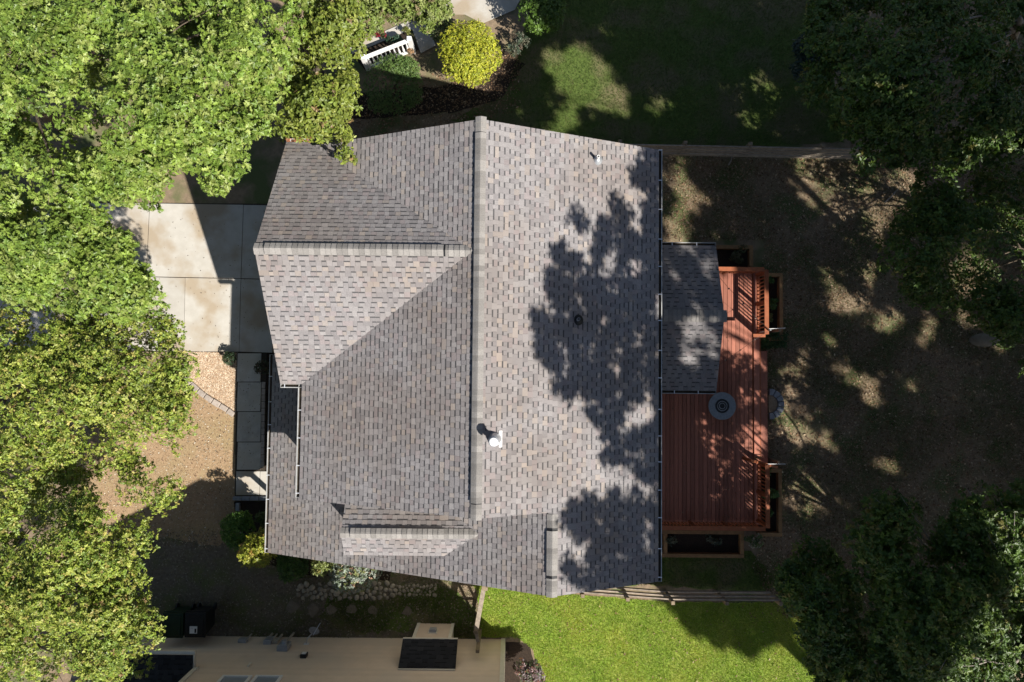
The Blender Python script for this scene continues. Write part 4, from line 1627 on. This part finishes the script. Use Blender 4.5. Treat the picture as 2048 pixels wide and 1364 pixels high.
shrub('ornamental_grass', 'small tan ornamental grass by right end of balustrade', P(824, 106, .3), .14, 26, 7, .09, [(1, (.42, .26, .14)), (1, (.3, .2, .1))], cat='plant', lumps=3, dense=False)
YEL = [(5, (.45, .47, .035)), (3, (.33, .38, .035)), (2, (.55, .53, .06))]
BOX = [(4, (.055, .105, .025)), (3, (.075, .13, .03)), (1, (.10, .16, .04))]
shrub('round_shrub', 'large clipped yellow green ball shrub above the roof peak', P(943, 122, 1.0), 1.24, 4600, 6, .06, YEL, lumps=26, rz_=.9, top=.1)
shrub('clipped_hedge', 'low dark green clipped mound left of the yellow ball shrub', P(790, 178, .6), 1.25, 2800, 6, .055, [(4, (.11, .19, .045)), (3, (.14, .22, .055)), (1, (.17, .25, .06))], lumps=6, rz_=.5)
shrub('leafy_bush', 'bright green leafy bush at top edge right of the path', P(1082, 38, .8), .95, 800, 6, .11, [(3, (.08, .15, .02)), (2, (.11, .19, .03))], lumps=12)
shrub('leafy_bush', 'thin blue green bush between yellow ball shrub and upper lawn', P(1040, 95, .4), .5, 120, 6, .09, [(1, (.07, .10, .06)), (1, (.12, .12, .08))], lumps=8, dense=False)
shrub('leafy_bush', 'loose pale green bush overlapping upper left of yellow ball shrub', P(880, 60, .6), .7, 300, 6, .09, [(2, (.12, .17, .05)), (1, (.2, .2, .1))], lumps=10, dense=False)

# shrubs round the front corner
shrub('corner_shrub', 'dark green round shrub below the front landing', P(484, 1054, .8), .68, 800, 6, .09, [(3, (.085, .18, .025)), (2, (.12, .22, .03))], lumps=9, rz_=.5)
shrub('corner_shrub', 'yellow green shrub at lower left corner of the roof', P(510, 1102, 2.3).xy.to_3d(), .62, 900, 6, .10, [(4, (.25, .29, .03)), (2, (.32, .31, .04)), (.6, (.33, .22, .05))], lumps=11, dense=True, rz_=2.1)
shrub('corner_shrub', 'small dark bush behind landing against porch gutter', P(530, 1034, .4), .3, 120, 6, .08, BOX, lumps=5)
shrub('corner_shrub', 'low green shrub under lower roof edge right of the yellow one', P(592, 1124, 1.0), .62, 560, 6, .09, [(3, (.06, .13, .02)), (2, (.08, .15, .03))], lumps=7)
shrub('heather_shrub', 'silvery grey green shrub under lower edge of roof', P(704, 1142, 2.4).xy.to_3d(), 1.0, 1900, 7, .075, [(4, (.30, .34, .28)), (3, (.18, .23, .15)), (2, (.24, .27, .09)), (1, (.42, .27, .18))], lumps=16, dense=True, rz_=2.1)
shrub('heather_shrub', 'olive shrub at left end of the silvery one', P(650, 1124, 2.2).xy.to_3d(), .55, 650, 6, .085, [(3, (.19, .23, .06)), (1, (.28, .26, .08))], lumps=7, dense=True, rz_=2.0)
shrub('walk_bush', 'dark shaded bush beside start of front walk', P(462, 718, .3), .26, 160, 6, .06, [(1, (.03, .06, .025)), (1, (.05, .08, .03))], lumps=5)
shrub('walk_bush', 'reddish dark bush between front walk and house corner', P(530, 735, .3), .32, 160, 6, .07, [(1, (.07, .05, .025)), (1, (.05, .07, .03))], lumps=5)
shrub('pink_shrub', 'pinkish grey shrub at right corner of the neighbour house', P(1048, 1345, .6), .72, 700, 6, .085, [(3, (.22, .18, .18)), (2, (.10, .13, .06)), (2, (.3, .2, .2)), (1, (.3, .14, .09))], lumps=12, dense=False)
shrub('pink_shrub', 'pale green plant below the pinkish shrub by the lawn', P(1075, 1370, .4), .4, 200, 6, .09, [(2, (.18, .23, .08)), (1, (.3, .32, .16))], lumps=6, dense=False)
# grey boulder in the shaded yard
bo = MB()
c = P(1975, 680, .1)
n = 12
vs = [(c.x + math.cos(2 * math.pi * k / n) * .62 * R.uniform(.85, 1.1), c.y + math.sin(2 * math.pi * k / n) * .28 * R.uniform(.85, 1.1), 0) for k in range(n)]
vs += [(c.x + (x - c.x) * .8, c.y + (y - c.y) * .8, .2 + R.uniform(-.03, .03)) for x, y, z in vs] + [(c.x, c.y, .24)]
bo.add(vs, [(k, (k + 1) % n, n + (k + 1) % n, n + k) for k in range(n)] + [(n + k, n + (k + 1) % n, 2 * n) for k in range(n)])
bo.smooth = True
tag(bo.build('boulder', M_flag), 'flat grey boulder in shade near right edge of yard', 'boulder')

# ------------------------------------------------------------------ trees in view
OAKP = [(5, (.225, .315, .052)), (4, (.165, .255, .042)), (3, (.305, .37, .09)), (1, (.12, .19, .03))]
SMP = [(5, (.27, .335, .048)), (4, (.18, .26, .038)), (3, (.36, .395, .08)), (1, (.42, .37, .10)), (.12, (.27, .18, .07))]
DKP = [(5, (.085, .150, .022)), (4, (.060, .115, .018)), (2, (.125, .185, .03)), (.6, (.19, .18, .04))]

b1 = fill_blobs([(-80, -60), (560, -60), (640, -20), (600, 60), (575, 150), (540, 230), (500, 300), (430, 410), (380, 400), (330, 430), (240, 400), (150, 410), (60, 430), (-80, 450)],
                8.5, 6.6, 9.8, 2.5, 150, .42, .85, holes=[(150, 195, 55), (60, 240, 45), (190, 130, 30), (340, 50, 40), (120, 300, 30)], seed=3)
tree('oak_tree', 'large bright green oak crown filling the upper left corner', P(120, 250, 0), b1, 8200, 8, .165, OAKP, 'oak', trunk_r=.32, nlimb=12, shell=.5, group=None)
b2 = fill_blobs([(560, -60), (720, -60), (730, 60), (715, 140), (722, 190), (700, 250), (712, 310), (672, 320), (660, 285), (610, 275), (570, 290), (520, 270), (545, 200), (580, 100)],
                7.6, 5.9, 8.2, 1.8, 60, .32, .62, holes=[(600, 90, 12), (560, 270, 14)], seed=5)
b2 += [(*P(688, 305, 6.6).xy, 6.5, .28, .28, .18), (*P(700, 318, 6.5).xy, 6.4, .16, .16, .12)]
tree('ornamental_tree', 'olive green tree whose branch tips reach over the upper roof corner', P(640, 150, 0), b2, 3300, 8, .115, [(5, (.22, .27, .042)), (3, (.165, .22, .038)), (2, (.28, .31, .065)), (.25, (.26, .18, .08))], 'oval', trunk_r=.18, nlimb=8, shell=.5)
b2c = fill_blobs([(640, -60), (900, -60), (905, 20), (880, 55), (850, 60), (800, 40), (740, 60), (690, 110)], 6.0, 4.2, 6.4, 1.5, 40, .3, .55, seed=6)
tree('ornamental_tree', 'small leaved green tree over the path at top left of centre', P(760, -60, 0), b2c, 2400, 8, .10, [(4, (.18, .24, .05)), (2, (.25, .29, .09)), (.3, (.25, .2, .1))], 'oval', trunk_r=.13, nlimb=6, shell=.5)
b3 = fill_blobs([(-80, 400), (100, 380), (220, 410), (262, 470), (250, 520), (335, 580), (330, 630), (200, 650), (60, 610), (-80, 620)], 7.6, 6.0, 8.6, 2, 75, .38, .72, holes=[(70, 420, 25), (110, 560, 15)], seed=8)
tree('oak_tree', 'oak crown at left edge overlapping the sunny driveway', P(40, 520, 0), b3, 4200, 8, .16, OAKP, 'oak', trunk_r=.22, nlimb=7, shell=.5)
b4 = fill_blobs([(-80, 590), (150, 600), (240, 600), (340, 615), (388, 650), (360, 690), (395, 725), (378, 790), (388, 860), (345, 935), (280, 915), (220, 950), (120, 970), (-80, 960)],
                7.0, 5.4, 8.0, 2.2, 125, .35, .68, holes=[(270, 690, 26), (170, 850, 14)], seed=10)
tree('small_leaved_tree', 'small leaved yellow green tree beside the gravel bed at left', P(90, 780, 0), b4, 10500, 8, .08, SMP, 'oval', trunk_r=.2, nlimb=9, shell=.55)
b5 = fill_blobs([(-80, 930), (180, 930), (250, 905), (335, 915), (362, 985), (352, 1015), (305, 1055), (292, 1120), (280, 1180), (330, 1260), (300, 1330), (290, 1420), (-80, 1420)],
                7.0, 5.2, 8.2, 2.2, 135, .36, .7, holes=[(40, 1010, 14), (75, 1300, 22), (240, 1340, 18)], seed=12)
tree('small_leaved_tree', 'small leaved bright green tree filling the lower left corner', P(80, 1150, 0), b5, 11500, 8, .082, SMP, 'oval', trunk_r=.22, nlimb=9, shell=.55)

b6 = fill_blobs([(1640, -60), (2130, -60), (2130, 330), (2000, 330), (1900, 350), (1800, 330), (1740, 350), (1680, 320), (1690, 260), (1610, 220), (1600, 120)],
                6.0, 4.0, 8.0, 2.6, 150, .38, .8, holes=[(1600, 100, 30)], seed=14)
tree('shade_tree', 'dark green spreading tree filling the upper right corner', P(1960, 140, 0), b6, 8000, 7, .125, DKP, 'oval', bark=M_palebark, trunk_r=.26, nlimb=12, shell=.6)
b7 = fill_blobs([(1840, 330), (2130, 320), (2130, 780), (2040, 760), (2000, 680), (1930, 640), (1850, 620), (1760, 560), (1755, 480), (1800, 430), (1820, 370)],
                5.0, 3.2, 6.6, 2.2, 110, .34, .7, holes=[(1945, 545, 42), (1835, 395, 20), (2030, 420, 16), (1880, 640, 14)], seed=16)
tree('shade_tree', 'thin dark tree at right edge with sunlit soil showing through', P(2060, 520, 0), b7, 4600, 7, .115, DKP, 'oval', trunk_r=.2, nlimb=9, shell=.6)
b8 = fill_blobs([(1560, 1160), (1600, 1090), (1640, 1060), (1690, 1130), (1740, 1170), (1760, 1260), (1740, 1420), (1650, 1420), (1600, 1290), (1555, 1215)],
                5.2, 3.6, 6.4, 1.6, 45, .34, .68, seed=18)
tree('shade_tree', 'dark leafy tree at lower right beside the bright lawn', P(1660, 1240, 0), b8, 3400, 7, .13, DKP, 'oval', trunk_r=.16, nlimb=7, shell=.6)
b9 = fill_blobs([(1690, 1110), (1740, 1020), (1785, 950), (1830, 1000), (1880, 1060), (1910, 1000), (1990, 980), (2130, 960), (2130, 1420), (1740, 1420), (1750, 1240)],
                7.0, 4.8, 8.6, 2.4, 110, .4, .82, holes=[(1885, 1045, 20), (1700, 1170, 12)], seed=20)
tree('shade_tree', 'broad dark oak crown in the lower right corner', P(1950, 1230, 0), b9, 5600, 8, .155, DKP, 'oak', bark=M_palebark, trunk_r=.26, nlimb=11, shell=.6)
# bamboo like screen shrub in the shade
shrub('screen_shrub', 'blue green narrow leaved shrub at right end of shady upper lawn', P(1620, 150, 1.0), 1.1, 700, 6, .17, [(2, (.03, .06, .045)), (1, (.045, .075, .05))], 'dia', lumps=12, dense=False, rz_=1.2)
# fallen branches on the soil
for x0, y0, x1, y1, lb in ((1770, 405, 1800, 372, 'fallen bare branch on sunlit soil at upper right'), (1457, 330, 1464, 311, 'short pale stick leaning against the upper rail fence')):
    a, b = P(x0, y0, .04), P(x1, y1, .07)
    mb = MB()
    mb.tube([a, a.lerp(b, .5) + Vector((.03, 0, .03)), b], [.03, .022, .008], 6)
    q = a.lerp(b, .6)
    mb.tube([q, q + Vector((.1, .12, .05))], [.014, .005], 5)
    tag(mb.build('fallen_branch', M_palebark), lb, 'branch')

# ------------------------------------------------------------------ tall trees beyond the right side of the view
def ls(p):
    return (p.x - SUNV.x * p.z, p.y - SUNV.y * p.z)


def gpoly(pts, h=0.0):
    return [ls(P(x, y, h)) for x, y in pts]


def rpoly(pts):
    return [ls(onR(x, y)) for x, y in pts]


ROOF_SH = rpoly([(1212, 382), (1238, 376), (1250, 418), (1272, 440), (1300, 440), (1285, 345), (1300, 292), (1345, 292), (1345, 1165), (1180, 1185),
                 (1150, 1160), (1122, 1135), (1180, 1112), (1178, 1092), (1140, 1068), (1122, 1035), (1135, 1008), (1165, 1012), (1190, 990), (1196, 960), (1204, 900),
                 (1225, 860), (1190, 832), (1160, 804), (1115, 784), (1098, 742), (1072, 700), (1064, 650), (1088, 602), (1108, 590), (1092, 556), (1122, 556),
                 (1112, 522), (1122, 480), (1176, 506), (1188, 480), (1158, 462), (1148, 424), (1172, 430), (1226, 436)])
YARD_SH = gpoly([(1322, 305), (1322, 290), (1560, 295), (1700, 295), (2300, 250), (2300, 1200), (1900, 1364), (1700, 1364), (1640, 1330), (1600, 1230), (1545, 1265), (1500, 1240), (1450, 1290), (1400, 1262), (1350, 1220), (1335, 1195), (1312, 1165)])
LAWN_SH = gpoly([(1000, 190), (1040, 110), (1040, 60), (960, -60), (1300, -200), (2300, -200), (2300, 260), (1700, 300), (1322, 300), (1180, 285), (960, 230)])
LAWN_LOW = gpoly([(1345, 1200), (1365, 1230), (1380, 1270), (1400, 1285), (1440, 1255), (1470, 1280), (1500, 1305), (1525, 1270), (1560, 1290), (1600, 1240), (1600, 1190)])
SUN_SH = gpoly([(1318, 480), (1440, 480), (1450, 620), (1440, 785), (1318, 785)], 3.0)
MID_SH = [(.4, -6.3), (5.4, -6.3), (5.4, 7), (.4, 7)]
LITC = []       # lit discs: (lsx, lsy, radius)


def lit(px, py, rpx, h=0.0, roofp=False):
    q = onR(px, py) if roofp else P(px, py, h)
    x, y = ls(q)
    LITC.append((x, y, rpx * (CAM_H - q.z) / FPX))


for a in ((1282, 822, 26), (1255, 850, 16), (1215, 965, 26), (1250, 960, 18), (1165, 1100, 16), (1300, 985, 8), (1170, 520, 8), (1235, 725, 10), (1330, 610, 6), (1185, 460, 8), (1275, 530, 9), (1230, 520, 8)):
    lit(*a, roofp=True)
for a in ((1150, 130, 34), (1180, 150, 24), (1110, 120, 20), (1140, 165, 18), (1200, 195, 30), (1235, 205, 22), (1128, 245, 24), (1325, 210, 16), (1310, 222, 8), (1220, 70, 9), (1495, 165, 10), (1530, 170, 9),
          (1540, 195, 10), (1505, 260, 14), (1535, 225, 8), (1480, 195, 8), (1170, 90, 8),
          (1622, 338, 34), (1655, 355, 38), (1690, 350, 34), (1640, 385, 30), (1680, 400, 38), (1715, 420, 40), (1750, 440, 30), (1790, 370, 36), (1810, 375, 28), (1745, 390, 34), (1715, 455, 24), (1780, 405, 26),
          (1945, 540, 34), (1960, 570, 22), (1925, 575, 12), (1355, 345, 10), (1375, 400, 14), (1350, 440, 9), (1365, 470, 16), (1415, 400, 9), (1340, 475, 14),
          (1590, 745, 24), (1575, 790, 20), (1605, 715, 10), (1700, 755, 14), (1740, 800, 20), (1745, 775, 12), (1570, 865, 22), (1600, 880, 14), (1630, 830, 8), (1765, 925, 12), (1820, 780, 8),
          (1580, 950, 26), (1610, 980, 24), (1640, 1000, 16), (1590, 1010, 16), (1570, 985, 18), (1650, 895, 8), (1730, 530, 10), (1735, 560, 10), (1680, 590, 12), (1690, 620, 9), (1715, 605, 6), (1770, 640, 14), (1860, 640, 9), (1650, 550, 6),
          (1990, 700, 9), (1840, 690, 8), (1925, 645, 9), (1660, 675, 7), (1395, 560, 12)):
    lit(*a)
for a in ((1455, 560, 22), (1465, 600, 24), (1500, 640, 24), (1485, 590, 22), (1512, 600, 16), (1450, 640, 18), (1490, 700, 24), (1500, 730, 26), (1510, 770, 22), (1470, 740, 22), (1450, 780, 18), (1450, 690, 14), (1530, 800, 8),
          (1335, 790, 16), (1375, 795, 10), (1350, 810, 14), (1390, 820, 12), (1335, 865, 10), (1410, 870, 9), (1360, 895, 8), (1395, 910, 16), (1420, 925, 17), (1375, 930, 10), (1440, 935, 10), (1455, 960, 10),
          (1505, 850, 12), (1520, 865, 10), (1490, 885, 20), (1515, 900, 18), (1500, 910, 14), (1490, 960, 16), (1500, 985, 14), (1510, 950, 14), (1478, 940, 10), (1405, 985, 12), (1430, 985, 10), (1485, 1020, 7), (1400, 1030, 8), (1415, 1040, 7)):
    lit(*a, h=DZ)
for a in ((1345, 620, 11), (1370, 625, 9), (1395, 648, 9), (1345, 668, 9), (1345, 545, 6), (1368, 575, 5), (1385, 598, 5), (1400, 510, 8), (1420, 535, 6), (1378, 718, 9), (1415, 700, 4)):
    lit(*a, h=3.0)

TR = [(19.6, -1.5), (15.2, -14.5), (21, -8), (26.5, -3.5), (26.5, -13), (20.5, -18.5), (31, 2.5)]
LBL = ['tall leafy tree beyond the middle of the right edge', 'tall leafy tree beyond the lower right corner nearest the lawn', 'tall leafy tree beyond right edge behind the lower right oak',
       'tall leafy tree farther out beyond the right edge', 'tall leafy tree farther out beyond the lower right corner', 'tall leafy tree below the lower right corner', 'tall leafy tree beyond the upper right corner']
groups = [[] for _ in TR]
rgroups = [[] for _ in TR]
rr = random.Random(77)
allx = [p[0] for q in (ROOF_SH, YARD_SH, LAWN_SH, LAWN_LOW, SUN_SH, MID_SH) for p in q]
ally = [p[1] for q in (ROOF_SH, YARD_SH, LAWN_SH, LAWN_LOW, SUN_SH, MID_SH) for p in q]
st = .36
gx = min(allx)
cnt = 0
while gx < min(max(allx), 24):
    gy = max(min(ally), -14)
    while gy < min(max(ally), 18):
        x, y = gx + rr.uniform(-.16, .16), gy + rr.uniform(-.16, .16)
        gy += st
        isroof = inpoly(x, y, ROOF_SH)
        if not (isroof or inpoly(x, y, YARD_SH) or inpoly(x, y, LAWN_SH) or inpoly(x, y, LAWN_LOW) or inpoly(x, y, SUN_SH) or (inpoly(x, y, MID_SH) and rr.random() < .85)):
            continue
        if any((x - a) ** 2 + (y - b) ** 2 < (c * 1.0 + (.2 if isroof else .3)) ** 2 for a, b, c in LITC):
            continue
        if isroof and rr.random() < .05:
            continue
        base = 15.5 + 1.8 * math.sin(x * .35 + 1) * math.cos(y * .3) + rr.uniform(-1.2, 1.2)
        ok = None
        for hc in (base, base + 1, base + 2, base + 3, base + 4, base + 5):
            Q = Vector((x + SUNV.x * hc, y + SUNV.y * hc, hc))
            if hc > 21.5:
                break
            px, py = proj(Q)
            mg = .75 * FPX / (CAM_H - hc)
            if px > 2048 + mg or py > 1364 + mg or py < -mg:
                ok = Q
                break
        if not ok:
            continue
        d = [math.hypot(ok.x - a, ok.y - b) for a, b in TR]
        (rgroups if isroof else groups)[d.index(min(d))].append((ok.x, ok.y, ok.z, *((.27, .27, .3) if isroof else (.34, .34, .3))))
        cnt += 1
    gx += st
for i, gbl in enumerate(groups):
    if len(gbl) + len(rgroups[i]) < 3:
        continue
    tree('tall_tree', LBL[i], (*TR[i], 0), gbl or rgroups[i], len(gbl) * 13, 6, .30, DKP, 'dia', extra=rgroups[i], trunk_r=.24, nlimb=6, shell=.9, fork=.5)
